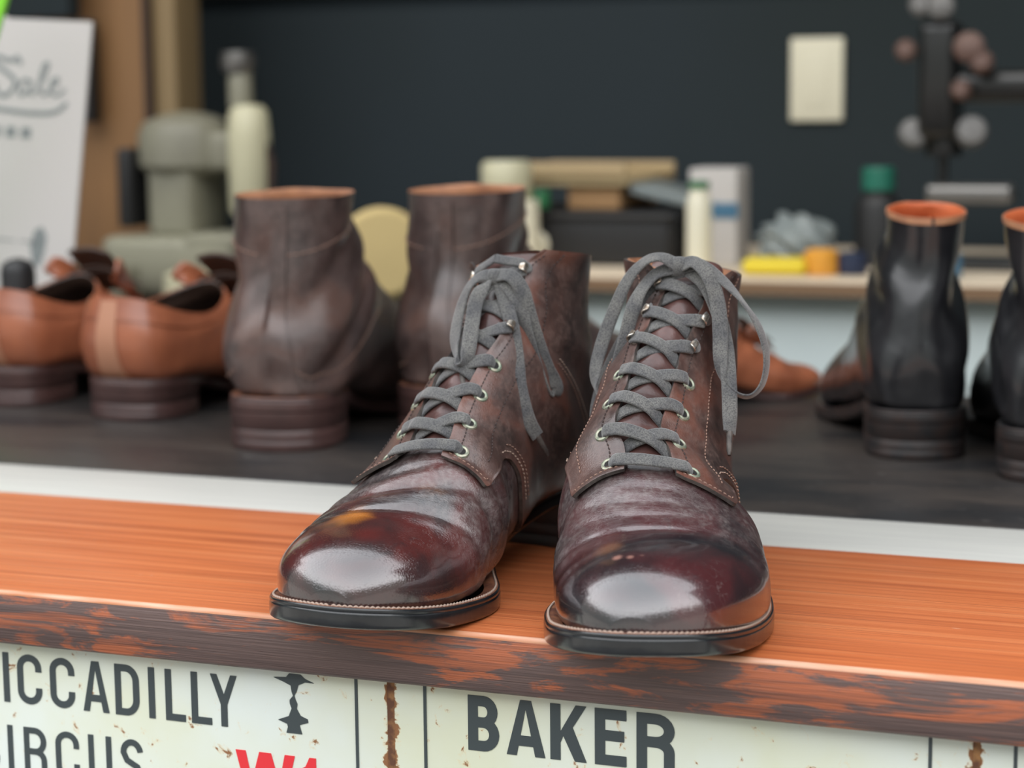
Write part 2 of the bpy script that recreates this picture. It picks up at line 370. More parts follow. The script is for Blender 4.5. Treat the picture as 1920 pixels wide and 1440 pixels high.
class Last:
    def __init__(s, side=1, top=None, disp=None, ztoe=1.0, ins=4.0, roll=0, zc=1.0, xt=None, dw=0, dxc=0, dxt=None, dwt=None, rim=0, dip=0):
        s.side = side; s.disp = disp; s.roll = roll; s.zc = zc; s.dip = dip; IN = inset(OUTL, ins); rows = []
        zt = pchip([5, 5.6, 7, 10, 15, 22, 32, 45, 60, 75, 90, 100], [24, 26, 29.5, 34, 38.8, 43, 46.5, 49, 51.5, 57.5, 65, 71.5])
        for u in (5.6, 6, 6.8, 8, 10, 13, 17, 22, 28, 36, 45, 56, 68, 80, 90, 100):
            a, b = extents(IN, max(u, 5.75)); zb = float(ZB(u)) + SOLE_T - 3.5
            z = zb + (float(zt(u)) - 19) * ztoe * (1 if u < 80 else 1) + (19 - zb) 
            rows.append([u, u, z, u, zb, (a + b) / 2, (b - a) / 2, .30, np.interp(u, [5, 30, 100], [.86, .95, 1.05]), np.interp(u, [5, 30, 100], [.7, .48, .42]), float(np.interp(u, [0, 60, 100], [0, 0, xt[1][0] if xt else -7]))])
        t2 = [list(r) for r in (top or [  # u Ts Tz Bs Bz xc w tm eu el xt
            [112, 111, 79, 118, 10, .5, 46.5, .32, 1.1, .45, -9], [128, 124, 90, 145, 14, 1.5, 42, .36, 1.15, .45, -9],
            [146, 138, 101, 175, 20, 1.5, 37.5, .4, 1.15, .5, -9], [164, 153, 113.5, 205, 28.5, 1, 33.5, .43, 1.12, .55, -8.5],
            [180, 166, 124.5, 245, 32, .5, 33.5, .46, 1.08, .62, -8], [190, 174, 131, 270, 33.5, 0, 33.5, .48, 1.05, .68, -8],
            [198, 180, 136, 283, 42, 0, 34, .5, 1.02, .72, -7.5], [206, 186, 141, 287, 60, 0, 34, .5, 1, .8, -7],
            [215, 192, 146, 286, 84, 0, 32.5, .5, .98, .85, -7], [225, 198, 151.5, 283, 108, 0, 31.5, .5, .95, .9, -6],
            [236, 204, 157, 282, 134, 0, 31.5, .5, .95, .92, -5], [246, 209, 162, 284, 160, 0, 32, .5, .95, .95, -4]])]
        for r in t2:
            if xt is not None: r[10] = float(np.interp(r[0], *xt))
            k = float(np.interp(r[0], [164, 215], [0, 1])); r[6] += dw * k; r[5] += dxc * k
        rows += t2
        for r in rows:
            if dxt: r[5] += float(np.interp(r[0], *dxt))
            r[4] -= rim * float(np.interp(r[0], [215, 246], [0, 1]))
            if dwt: r[6] += float(np.interp(r[0], *dwt))
        R = np.array(rows, float); s.u0, s.u1 = R[0, 0], R[-1, 0]; s.f = [pchip(R[:, 0], R[:, c]) for c in range(1, 11)]
    def base(s, u, th):
        Ts, Tz, Bs, Bz, xc, w, tm, eu, el, xt = [f(u) for f in s.f]
        c, sn = np.cos(th), np.sin(th); e = np.where(c > 0, eu, el)
        e = el + (eu - el) * (1 / (1 + np.exp(-c * 6)))
        cc = np.sign(c) * np.abs(c) ** e; ss = np.sign(sn) * np.abs(sn) ** e
        t = np.where(cc > 0, tm + (1 - tm) * cc, tm + tm * cc)
        x = xc + w * ss + xt * t
        y = Bs + (Ts - Bs) * t; z = Bz + (Tz - Bz) * t
        if s.dip: q = np.clip((u - 160) / 32, 0, 1); z = z - s.dip * np.sin(th) ** 2 * q * q * (3 - 2 * q) * (.45 + .55 * np.clip(1 + np.cos(th), 0, 1))
        if s.zc != 1: z = np.where(z > 100, 100 + (z - 100) * s.zc, z)
        if s.roll: q = np.clip((z - 40) / 45, 0, 1); z = z - s.roll * (x - xt * .5) * q * q * (3 - 2 * q)
        return np.stack([x * s.side, y, z], -1)
    def nrm(s, u, th):
        u = np.asarray(u, float); th = np.asarray(th, float); th = np.where(np.abs(th) < .02, .02, th); th = np.clip(th, -3.12, 3.12)
        a = s.base(np.minimum(u + .7, s.u1), th) - s.base(np.maximum(u - .7, s.u0), th); b = s.base(u, th + .012) - s.base(u, th - .012)
        n = np.cross(a, b) * s.side; n /= np.linalg.norm(n, axis=-1)[..., None] + 1e-9
        ctr = s.base(u, np.zeros_like(u)) * .5 + s.base(u, np.zeros_like(u) + 3.14) * .5
        sg = np.sign(np.sum((s.base(u, th) - ctr) * n, -1)); return n * np.where(sg == 0, 1, sg)[..., None]
    def P(s, u, th, off=0.):
        u, th = np.broadcast_arrays(np.asarray(u, float), np.asarray(th, float)); p = s.base(u, th); n = s.nrm(u, th)
        d = off if s.disp is None else off + s.disp(u, th, p)
        return p + n * (np.asarray(d)[..., None] if np.ndim(d) else d)
    def th_x(s, u, x):
        """angle whose arc sits x mm beside the ridge"""
        w = s.f[5](u); eu = s.f[7](u); return np.arcsin(np.clip(np.abs(x) / w, 0, .999) ** (1 / np.maximum(eu, .5))) * np.sign(x)

def loft_outline(layers, mirror, n0=0, smin=None):
    """layers: (inset, z function offset) on the sole outline; mirror = side"""
    V = []; k = len(OUTL)
    for ins, dz in layers:
        P = inset(OUTL, ins)
        for (x, y) in P: V.append((x * mirror, y, (dz(y) if callable(dz) else float(ZB(y)) + dz)))
    F = grid_faces(len(layers), k, True); return V, F, k
def sc(V): return [(v[0] * .001, v[1] * .001 - .145, v[2] * .001) for v in V]      # origin half way along the shoe

def sole_parts(root, side, msole='sole', mheel='heel', mwelt='welt', mthread='thread', stitch=True, heel_h=None, welt_all=False):
    V, F, k = loft_outline([(40, .2), (7, 0), (1.2, 0), (.2, .8), (0, 2), (0, 6.4), (.25, 7.3), (.45, 7.5), (.25, 7.75), (.15, 8.8), (.5, 9.5), (1.0, 9.75), (2, 9.3)], side)
    F += [tuple(range(k))]; mesh('outsole', sc(V), F, msole, root, ang=50)
    V, F, k = loft_outline([(.9, 9.0), (1.1, 9.75), (1.6, 9.95), (4.4, 9.9), (8, 8.6)], side); 
    w = mesh('welt', sc(V), F, mwelt, root)
    if stitch:
        P = inset(OUTL, 2.1); 
        L = np.concatenate([[0], np.cumsum(np.linalg.norm(np.diff(np.vstack([P, P[:1]]), axis=0), axis=1))]); mb = MB(); q = 0; tot = L[-1]
        Pc = np.vstack([P, P[:1]])
        while q < tot - 3:
            a = np.array([np.interp(q, L, Pc[:, 0]), np.interp(q, L, Pc[:, 1])]); b = np.array([np.interp(q + 2.3, L, Pc[:, 0]), np.interp(q + 2.3, L, Pc[:, 1])])
            if max(a[1], b[1]) < 205:
                pts = []
                for t in (0, .2, .5, .8, 1):
                    c = a + (b - a) * t; pts.append((c[0] * side * .001, c[1] * .001 - .145, (float(ZB(c[1])) + 9.75 + .6 * math.sin(math.pi * t)) * .001))
                mb.tube(pts, [.0003, .00052, .0006, .00052, .0003], 6)
            q += 2.5
        mb.build('welt_stitching', mthread, w)
    # stacked heel under the sole's back
    P = OUTL; idx = [i for i in range(len(P)) if P[i][1] > 224]; ring = [P[i] for i in idx]
    a, b = ring[-1], ring[0]
    for t in (.25, .5, .75):
        c = a + (b - a) * t; ring.append(np.array([c[0], c[1] + 5 * math.sin(math.pi * t)]))
    ring = np.array(ring); cen = np.array([0, 258.]); n = len(ring); V = []
    lay = [(.965, 0), (.985, .8), (.985, 6.2), (.972, 6.6), (.99, 7), (.99, 13), (.98, 13.4), (.992, 13.8), (1.0, 20)]
    for sc_, z in lay:
        for p in ring:
            c = cen + (p - cen) * sc_; ztop = float(ZB(c[1])) + .15; V.append((c[0] * side, c[1], z if z < 20 else ztop))
    F = grid_faces(len(lay), n, True) + [tuple(range(n)), tuple(range((len(lay) - 1) * n, len(lay) * n))]
    mesh('heel', sc(V), F, mheel, root, ang=50)

def stitch_line(root, pts, nr, name, m, pitch=2.6, length=1.7, r=.33):
    P = np.array(pts); L = np.concatenate([[0], np.cumsum(np.linalg.norm(np.diff(P, axis=0), axis=1))]); N_ = np.array(nr); mb = MB(); q = .5
    g = lambda A, t: np.array([np.interp(t, L, A[:, c]) for c in range(3)])
    while q < L[-1] - length:
        a = []
        for t in (0, .3, .7, 1): a.append(tuple((g(P, q + length * t) + g(N_, q) * (.35 * math.sin(math.pi * (.1 + .8 * t))))))
        mb.tube(sc(a), [r * .0005, r * .001, r * .001, r * .0005], 6); q += pitch
    return mb.build(name, m, root)

def shell(LA, U, TH, off, thick):
    """two-sided panel from a grid of (u, th)"""
    A = LA.P(U, TH, off); Bn = LA.P(U, TH, off - thick); n, m = U.shape
    V = np.concatenate([A.reshape(-1, 3), Bn.reshape(-1, 3)]); o = n * m
    F = grid_faces(n, m) + [tuple(reversed(f)) for f in grid_faces(n, m, off=o)]
    I = [0] * len(F)
    bd = [i * m for i in range(n)] ; 
    def strip(idx):
        for a, b in zip(idx[:-1], idx[1:]): F.append((a, b, b + o, a + o)); I.append(1)
    strip([j for j in range(m)]); strip([(n - 1) * m + j for j in range(m)]); strip([i * m for i in range(n)]); strip([i * m + m - 1 for i in range(n)])
    return V, F, I

def upper_simple(root, LA, mat_, mlin, name='upper', rimmat=None, nu=90, nt=96, seam=None):
    """closed upper with an inner lining, for shoes seen from behind"""
    u = LA.u0 + (LA.u1 - LA.u0) * np.linspace(0, 1, nu) ** 1.0; u = np.concatenate([[LA.u0 + .01], u[1:]]); th = np.linspace(-math.pi, math.pi, nt, endpoint=False)
    U, T = np.meshgrid(u, th, indexing='ij'); A = LA.P(U, T).reshape(-1, 3); F = grid_faces(nu, nt, True) + [tuple(range(nt - 1, -1, -1))]
    mesh(name, sc(A), F, mat_, root)
    ui = np.linspace(LA.u1, LA.u1 - 62, 24); U, T = np.meshgrid(ui, th, indexing='ij')
    O = np.zeros_like(U) - 2.6; O[0] = 0; O[1] = -2.2
    U = U.copy(); A = LA.P(U, T, 0) + LA.nrm(U, T) * O[..., None]; A[1:3, :, 2] += 1.0
    F = grid_faces(24, nt, True) + [tuple(range(23 * nt, 24 * nt))]
    mesh('lining', sc(A.reshape(-1, 3)), F, mlin, root)

# ------------------------------------------------------------------ the setting
def struct(o): return tag(o, kind='structure')
# plank: top face and worn front face
def plank():
    x0, x1, y1, t, r = -1.3, .9, .218, .028, .0022
    prof = [(y1, 0)] + [(r - r * math.sin(a), -r + r * math.cos(a)) for a in np.linspace(0, math.pi / 2, 5)] + [(0, -t + .0015), (.0015, -t), (y1, -t)]
    V = []; n = 120
    for i in range(n):
        x = x0 + (x1 - x0) * i / (n - 1)
        for y, z in prof: V.append((x, y, z))
    m = len(prof); F = []; I = []
    for i in range(n - 1):
        for j in range(m):
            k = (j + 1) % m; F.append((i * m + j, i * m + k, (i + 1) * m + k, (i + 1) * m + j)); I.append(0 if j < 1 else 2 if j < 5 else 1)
    F += [tuple(range(m)), tuple(range((n - 1) * m, n * m))]; I += [1, 1]
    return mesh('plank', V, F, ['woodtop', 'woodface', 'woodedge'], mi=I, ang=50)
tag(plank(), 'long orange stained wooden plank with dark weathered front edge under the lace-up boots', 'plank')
o = B('metal_track', (-1.3, .2185, -.028), (.9, .304, -.0004), 'alu', bev=.0008)
tag(o, 'pale metal track strip between orange plank and black counter', 'track')
o = B('counter', (-1.3, .3045, -.03), (.9, .80, 0), 'counter', bev=.0015)
tag(o, 'black worn counter top on which the rear shoes stand', 'counter')
struct(B('wall_front', (-1.3, .03, -.9), (.9, .30, -.0285), 'plaster'))
struct(B('wall_back', (-2.6, 1.86, -.9), (1.4, 1.96, 1.7), 'navy'))
struct(B('wall_left', (-2.7, .0, -.9), (-2.6, 1.96, 1.7), 'navy'))
struct(B('wall_right', (1.4, .0, -.9), (1.5, 1.96, 1.7), 'navy'))
struct(B('ceiling', (-2.7, .62, 1.7), (1.5, 1.96, 1.8), 'dark'))
struct(B('floor', (-2.7, -3, -1.0), (1.5, 1.96, -.9), 'concrete'))
struct(B('trim_1', (-2.6, 1.84, .395), (1.4, 1.862, .50), 'dark'))
struct(B('wall_lintel', (-2.6, .62, 1.45), (1.4, .70, 1.7), 'dark'))

# ------------------------------------------------------------------ enamel street signs under the plank
def arc(cx, cy, rx, ry, a0, a1, n=12): return [(cx + rx * math.cos(math.radians(a0 + (a1 - a0) * i / n)), cy + ry * math.sin(math.radians(a0 + (a1 - a0) * i / n))) for i in range(n + 1)]
s_ = .5
def letter(ch, w, ww):
    """strokes in a 1x1 box, w = half stroke in x units, ww = half stroke in z units; ('f',poly) is a filled polygon"""
    l, r, b, t = w, 1 - w, ww, 1 - ww
    rx, ry = (r - l) / 2, .20
    G = {
        'I': [[(.5, 0), (.5, 1)]],
        'L': [[(l, 1), (l, b), (1, b)]],
        'E': [[(1, t), (l, t), (l, b), (1, b)], [(l, .53), (.93, .53)]],
        'C': [[(r, .66), (r, t - ry)] + arc(.5, t - ry, rx, ry, 0, 180) + arc(.5, b + ry, rx, ry, 180, 360) + [(r, .34)]],
        'U': [[(l, 1), (l, b + ry)] + arc(.5, b + ry, rx, ry, 180, 360) + [(r, 1)]],
        'D': [[(l, 0), (l, 1)], [(l, t), (.45, t)] + arc(.45, t - .25, r - .45, .25, 90, 0) + arc(.45, b + .25, r - .45, .25, 0, -90) + [(l, b)]],
        'B': [[(l, 0), (l, 1)], [(l, t), (.5, t)] + arc(.5, (t + .52) / 2, r - .55, (t - .52) / 2, 90, -90) + [(l, .52)], [(l, .52), (.5, .52)] + arc(.5, (b + .52) / 2, r - .5, (.52 - b) / 2, 90, -90) + [(l, b)]],
        'P': [[(l, 0), (l, 1)], [(l, t), (.5, t)] + arc(.5, (t + .46) / 2, r - .5, (t - .46) / 2, 90, -90) + [(l, .46)]],
        'R': [[(l, 0), (l, 1)], [(l, t), (.5, t)] + arc(.5, (t + .50) / 2, r - .5, (t - .50) / 2, 90, -90) + [(l, .50)], [(.45, .50)] + arc(.5, .32, r - .5, .18, 90, 0) + [(r, 0)]],
        'S': [arc(.5, t - .22, rx, .22, 8, 180) + [(.5 - rx * .6, .56), (.5 + rx * .6, .44)] + arc(.5, b + .22, rx, .22, 0, -172)],
        'T': [[(0, t), (1, t)], [(.5, 1), (.5, 0)]],
        'A': [('f', [(0, 0), (.36, 1), (.64, 1), (1, 0), (1 - 2 * w, 0), (.5 + .001, .84), (.5 - .001, .84), (2 * w, 0)]), [(.18, .27), (.82, .27)]],
        'K': [[(l, 0), (l, 1)], ('f', [(2 * w * .8, .45), (.70, 1), (1, 1), (.62, .60), (1.0, 0), (.68, 0), (.36, .44), (2 * w * .8, .22)])],
        'Y': [('f', [(0, 1), (2 * w, 1), (.5, .62), (1 - 2 * w, 1), (1, 1), (.5 + w, .42), (.5 + w, 0), (.5 - w, 0), (.5 - w, .42)])],
        'W': [('f', [(0, 1), (.17, 1), (.27, .35), (.40, 1), (.60, 1), (.73, .35), (.83, 1), (1, 1), (.82, 0), (.64, 0), (.5, .68), (.36, 0), (.18, 0)])],
        '1': [('f', [(.42, 0), (.42, .66), (.05, .60), (.05, .72), (.30, .80), (.48, 1), (.78, 1), (.78, 0)])],
    }
    return G[ch]
def sdf_poly(P, X, Z):
    n = len(P); d = np.full(X.shape, 1e9); ins = np.zeros(X.shape, bool)
    for i in range(n):
        ax, az = P[i]; bx, bz = P[(i + 1) % n]; ex, ez = bx - ax, bz - az; L = ex * ex + ez * ez + 1e-18
        t = np.clip(((X - ax) * ex + (Z - az) * ez) / L, 0, 1); d = np.minimum(d, np.hypot(X - ax - t * ex, Z - az - t * ez))
        c = ((az > Z) != (bz > Z)) & (X < ex * (Z - az) / (ez if abs(ez) > 1e-15 else 1e-15) + ax); ins ^= c
    return np.where(ins, -d, d)
def strip_poly(pts, w, ox, oz, sx_, sz):
    P = [np.array((ox + p[0] * sx_, oz + p[1] * sz)) for p in pts]; P = [q for i, q in enumerate(P) if i == 0 or np.linalg.norm(q - P[i - 1]) > 1e-5]; n = len(P); L = []; R = []
    for i in range(n):
        a = P[i] - P[i - 1] if i else P[1] - P[0]; b = P[i + 1] - P[i] if i < n - 1 else a
        a = a / np.linalg.norm(a); b = b / np.linalg.norm(b); t = a + b; t /= np.linalg.norm(t); nn = np.array([-t[1], t[0]])
        k = w / 2 / max(.5, abs(nn @ np.array([-a[1], a[0]]))); L.append(P[i] + nn * k); R.append(P[i] - nn * k)
    return L + R[::-1]
def outline_mesh(name, polys, mt, y, th=.0004, cell=.00022):
    """union of polygons (x,z) drawn as one flat painted shape"""
    allp = np.array([q for p in polys for q in p]); x0, z0 = allp.min(0) - .0008; x1, z1 = allp.max(0) + .0008
    xs = np.arange(x0, x1, cell); zs = np.arange(z0, z1, cell); X, Z = np.meshgrid(xs, zs, indexing='ij'); D = np.full(X.shape, 1e9)
    for p in polys: D = np.minimum(D, sdf_poly(p, X, Z))
    D = np.where(np.abs(D) < cell * .03, np.where(D < 0, -1, 1) * cell * .03, D); nxt = {}; I = D < 0
    def cut(i, j, k, l):
        a, b = D[i, j], D[k, l]; t = a / (a - b); return (round(float(X[i, j] + (X[k, l] - X[i, j]) * t), 8), round(float(Z[i, j] + (Z[k, l] - Z[i, j]) * t), 8))
    for i in range(len(xs) - 1):
        for j in range(len(zs) - 1):
            c = (I[i, j], I[i + 1, j], I[i + 1, j + 1], I[i, j + 1])
            if all(c) or not any(c): continue
            co_ = [(i, j), (i + 1, j), (i + 1, j + 1), (i, j + 1)]; en = []; ex_ = []
            for k in range(4):
                a, b = co_[k], co_[(k + 1) % 4]
                if c[k] and not c[(k + 1) % 4]: ex_.append(cut(*a, *b))
                elif not c[k] and c[(k + 1) % 4]: en.append(cut(*b, *a))
            for a, b in zip(ex_, en): nxt[a] = b
    cu = bpy.data.curves.new(name, 'CURVE'); cu.dimensions = '2D'; cu.fill_mode = 'BOTH'
    while nxt:
        st, cur = nxt.popitem(); loop = [st]
        while cur != st and cur in nxt: loop.append(cur); cur = nxt.pop(cur)
        keep = [loop[0]]
        for k in range(1, len(loop) - 1):                     # drop points on straight runs
            a, b, c = keep[-1], loop[k], loop[k + 1]
            if abs((b[0] - a[0]) * (c[1] - a[1]) - (b[1] - a[1]) * (c[0] - a[0])) > 1.2e-9 or math.hypot(b[0] - a[0], b[1] - a[1]) > .0016: keep.append(b)
        if len(keep) < 3: continue
        sp = cu.splines.new('POLY'); sp.points.add(len(keep) - 1); sp.use_cyclic_u = True
        for k, q in enumerate(keep): sp.points[k].co = (q[0], q[1], 0, 1)
    cu.extrude = th / 2; o = bpy.data.objects.new(name, cu); COL.objects.link(o); dg = bpy.context.evaluated_depsgraph_get()
    me = bpy.data.meshes.new_from_object(o.evaluated_get(dg)); bpy.data.objects.remove(o)
    me.transform(Matrix.Rotation(math.pi / 2, 4, 'X')); me.transform(Matrix.Translation((0, y, 0)))
    bm = bmesh.new(); bm.from_mesh(me); bmesh.ops.remove_doubles(bm, verts=bm.verts, dist=1e-6); bm.to_mesh(me); bm.free()
    me.materials.clear(); me.materials.append(M[mt]); return link(bpy.data.objects.new(name, me))
def text(txt, xr, ztop, h, w, mt, y=.01205):
    for ch, (xa, xb) in zip(txt, xr):
        lw = xb - xa; polys = []
        for s in letter(ch, w / 2 / lw, w / 2 / h):
            if s[0] == 'f': polys.append([(xa + p[0] * lw, ztop - h + p[1] * h) for p in s[1]])
            else: polys.append([tuple(q) for q in strip_poly(s, w, xa, ztop - h, lw, h)])
        outline_mesh('letter', polys, mt, y)
def sign(name, x0, x1, label, ydep=.0122):
    r = empty(name, ((x0 + x1) / 2, ydep, -.20), label=label, cat='sign'); return r
def pp(o, r): o.parent = r; o.matrix_parent_inverse = Matrix.Translation(-Vector(r.location)); return o
class Sub:
    pass
def sign_build(x0, x1, lines, label):
    r = empty('street_sign', ((x0 + x1) / 2, .0122, -.24), label=label, cat='street sign')
    before = set(bpy.data.objects)
    pl = B('enamel_plate', (x0, .0122, -.24), (x1, .0142, -.0286), 'enamel', bev=.0007)
    for xl in lines: B('border_line', (xl - .00075, .0117, -.235), (xl + .00075, .0122, -.0295), 'ink')
    return r, before
def sign_end(r, before):
    for o in [o for o in bpy.data.objects if o not in before and o.parent is None and o is not r]: pp(o, r)
r, bf = sign_build(-.392, -.0688, [-.0848, -.376], 'cream rusty enamel street sign reading PICCADILLY CIRCUS below plank')
text('PICCADILLY', [(-.3065, -.2925), (-.2854, -.2818), (-.2768, -.2622), (-.2572, -.2426), (-.2378, -.2226), (-.2189, -.2049), (-.1996, -.1958), (-.1899, -.1786), (-.1752, -.1638), (-.1643, -.1494)], -.0361, .0264, .0036, 'ink')
text('CIRCUS', [(-.3040, -.2900), (-.2846, -.2812), (-.2746, -.2612), (-.2556, -.2416), (-.2360, -.2224), (-.2170, -.2040)], -.0748, .0255, .0032, 'ink')
text('W1', [(-.1512, -.1186), (-.1165, -.1045)], -.0735, .0230, .0050, 'red')
# plain ornamental stand emblem
em = [(-.0045, 0), (.0045, 0), (.0035, .003), (.0032, .0045), (.0082, .0062), (.0078, .0078), (.0038, .0092), (.0018, .0125), (.0022, .0150), (.0012, .0170), (.0006, .0190), (.0020, .0215), (.0030, .0245),
      (.0068, .0262), (.0120, .0262), (.0068, .0280), (.0042, .0300), (-.0022, .0300), (-.0040, .0280), (-.0115, .0275), (-.0052, .0255), (-.0014, .0240), (-.0010, .0210), (-.0002, .0190), (-.0022, .0168), (-.0022, .0150), (-.0012, .0125), (-.0030, .0085), (-.0092, .0062), (-.0040, .0045), (-.0036, .003)]
outline_mesh('emblem', [[(-.1185 + x * .95, -.0620 + z * 1.0) for x, z in em]], 'ink', .01205)
sign_end(r, bf)
r, bf = sign_build(-.0652, .2062, [-.0490, .1881], 'cream rusty enamel street sign reading BAKER below plank')
text('BAKER', [(-.0271, -.0115), (-.0078, .0114), (.0139, .0316), (.0356, .0508), (.0556, .0736)], -.0334, .0268, .0050, 'ink')
sign_end(r, bf)
r, bf = sign_build(.2092, .50, [.2240, .4850], 'cream rusty enamel street sign cut off at right photo edge'); sign_end(r, bf)
for xa, xb, l in ((-.0688, -.0652, 'rusty iron strip between PICCADILLY sign and BAKER sign'), (.2062, .2092, 'rusty iron strip right of the BAKER sign')):
    tag(B('iron_strip', (xa - .0004, .0126, -.24), (xb + .0004, .0160, -.0288), 'rust'), l, 'strip')

# ------------------------------------------------------------------ the pair of lace-up boots on the plank
def gauss(x, w): return np.exp(-(x / w) ** 2)
def smooth01(x): x = np.clip(x, 0, 1); return x * x * (3 - 2 * x)
def make_disp(kind, side):
    def d(u, th, p):
        x = p[..., 0] * side; y = p[..., 1]; z = p[..., 2]; top = np.clip(np.cos(th) * 1.5 + .35, 0, 1); d = np.zeros_like(y)
        if kind == 'L':
            for y0, dep, w, cv, sk in ((62, .8, 2.2, 9, -.10), (78, 1.0, 2.8, 12, -.14), (91, .7, 2.6, 10, -.16)):
                q = y - (y0 + cv * (x / 40) ** 2 + sk * x); d += top * (-dep * gauss(q, w) + dep * .8 * gauss(q - 7, 5) + dep * .35 * gauss(q + 5, 3))
        else:
            for y0, dep, w, cv, sk in ((62, .55, 2.2, 10, .06), (73, .25, 1.6, 12, .08), (82, .35, 2.2, 12, .05), (91, .25, 2, 12, .02), (50, .35, 5, 6, .3)):
                q = y - (y0 + cv * (x / 40) ** 2 + sk * x); d += top * (-dep * gauss(q, w) + dep * .5 * gauss(q - 5, 3.5))
        if kind == 'L': d += -2.2 * gauss(u - 196, 9) * smooth01((np.abs(th) - 1.0) / .6) + 2.0 * gauss(u - 176, 12) * smooth01((np.abs(th) - 1.2) / .7)
        else: d += -1.4 * gauss(u - 200, 10) * smooth01((np.abs(th) - .9) / .6) + 1.0 * gauss(u - 180, 12) * smooth01((np.abs(th) - 1.2) / .7)
        d += -1.2 * gauss(u - 150 - 14 * (np.abs(th) - 1.2), 5) * gauss(np.abs(th) - 1.4, .5)
        d += .35 * np.sin(u * .31 + th * 3.1) * np.sin(th * 5 + u * .07) * smooth01((u - 120) / 30)
        d += 1.6 * gauss(u - 246, 6) * smooth01((np.abs(th) - .5) / .5) * (0.6 + .4 * np.sin(th * 3 + side))
        return d
    return d
ROWS = [104.5, 122, 143, 162, 183, 203, 228]; EX = [18.5, 17, 16.4, 15.2, 10.5, 10.2, 10.2]
def gapx(u): return np.interp(u, [95, 112, 225, 236, 246], [11.5, 10, 9, 11.5, 17])
def boot(kind, side, loc, rz, label, bow):
    root = empty('lace_up_boot', loc, rz, label, 'boot', None)
    LA = Last(side, disp=make_disp(kind, side), roll=.13 if kind == 'R' else .20, zc=.88 if kind == 'R' else .93, rim=0 if kind == 'R' else 9, dw=-4.5 if kind == 'R' else -5.5, dxc=-3 if kind == 'R' else -9, dxt=([5, 40, 80, 112, 128, 180, 215], [0, 2, 3, 1, -6, -6, 0]) if kind == 'R' else ([60, 100, 128, 150, 180, 215], [0, 2, 4, 2, -4, 0]),
              dwt=([20, 60, 110, 130], [0, 1.5, 1.5, 0]) if kind == 'R' else ([60, 100, 128, 150, 180], [0, -2, -2, 0, 0]),
              xt=([100, 128, 164, 190, 225, 246], [-9, -8, -2, 4, 9, 10]) if kind == 'R' else ([100, 128, 164, 190, 225, 246], [-13, -12, -8, -3, 2, 3])); lm = 'boot' if kind == 'L' else 'boot2'
    # vamp
    nt = 150; th = np.linspace(-math.pi, math.pi, nt, endpoint=False); b = np.linspace(0, 1, 210)
    ue = 108 + 41 * smooth01((np.abs(th) - .25) / .45); U = LA.u0 + .01 + (ue[None, :] - LA.u0) * b[:, None] ** 1.15; T = np.broadcast_to(th, U.shape)
    A = LA.P(U, T); mesh('vamp', sc(A.reshape(-1, 3)), grid_faces(len(b), nt, True) + [tuple(range(nt - 1, -1, -1))], lm, root)
    # tongue
    nu, nx = 110, 34; u = np.linspace(106, 246, nu); xs = np.linspace(-1, 1, nx); U = np.repeat(u[:, None], nx, 1)
    X = xs[None, :] * np.interp(u, [98, 150, 235, 246], [15, 19, 20, 19])[:, None]; T = LA.th_x(U, X)
    off = -.9 + 1.3 * gauss(X, 6.5) + .5 * np.sin(U * .33) * gauss(X, 7)
    A = LA.base(U, T) + LA.nrm(U, T) * off[..., None]
    ext = []; d = (A[-1] - A[-6]) / np.linalg.norm(A[-1] - A[-6], axis=1)[:, None]
    hgt = 10 if kind == 'R' else 4
    for k in range(1, 9):
        f = k / 8; w = np.sqrt(np.clip(1 - (xs * .98) ** 2 * 1.0, 0, 1)) ** .8
        q = A[-1] + d * (hgt * f * w)[:, None]; q[:, 1] += (2.0 * f * f) * (1 if kind == 'R' else -1.2); ext.append(q)
    G = np.concatenate([A, np.array(ext)]); G2 = G.copy(); G2[..., 1] += 1.6; n = G.shape[0]
    V = np.concatenate([G.reshape(-1, 3), G2.reshape(-1, 3)]); F = grid_faces(n, nx) + grid_faces(n, nx, off=n * nx); o = n * nx
    bd = [i * nx for i in range(n)] + [(n - 1) * nx + j for j in range(1, nx)] + [i * nx + nx - 1 for i in range(n - 2, -1, -1)]
    F += [(p, q, q + o, p + o) for p, q in zip(bd[:-1], bd[1:])]
    mesh('tongue', sc(V), F, 'tongue', root)
    # quarters
    E = np.array([(0, 98), (.05, 98), (.13, 98.3), (.205, 99.5), (.222, 104), (.230, 112), (.243, 121), (.268, 128), (.31, 133), (.38, 136), (.56, 139), (.75, 143), (1, 152)])
    aa = np.concatenate([np.linspace(0, .203, 36), np.linspace(.208, .29, 30), np.linspace(.30, 1, 58)]); ua = np.interp(aa, E[:, 0], E[:, 1])
    for q in range(2): ua[1:-1] = (ua[:-2] + ua[1:-1] * 2 + ua[2:]) / 4
    bb = np.concatenate([[0, .003, .008], np.linspace(.016, 1, 110)])
    for sg in (1, -1):
        U = ua[None, :] + (246 - ua[None, :]) * bb[:, None]; tf = LA.th_x(U, gapx(U)); T = (tf + aa[None, :] * (math.pi - tf)) * sg
        edge = np.ones_like(U) * 2.3; edge += 1.2 * gauss(bb[:, None] * (246 - ua[None, :]), 2.2) * 0 
        edge += .8 * (1 - smooth01(aa[None, :] / .035)) * (.6 + .4 * np.sin(U * .45 + sg))          # facing edge lifts a little
        edge += 1.5 * gauss(U - ua[None, :], 4.5) * (1 - smooth01((aa[None, :] - .20) / .05))              # front edge rolls up
        edge += 5.0 * smooth01((U - 234) / 12) * (1 - smooth01(aa[None, :] / .2)) * (1.0 if kind == 'R' else .6)
        V, F, I = shell(LA, U, T, edge, 1.9)
        nm = 'quarter'; mesh(nm, sc(V), F, ['quarter', 'edge'], root, mi=I, ang=60)
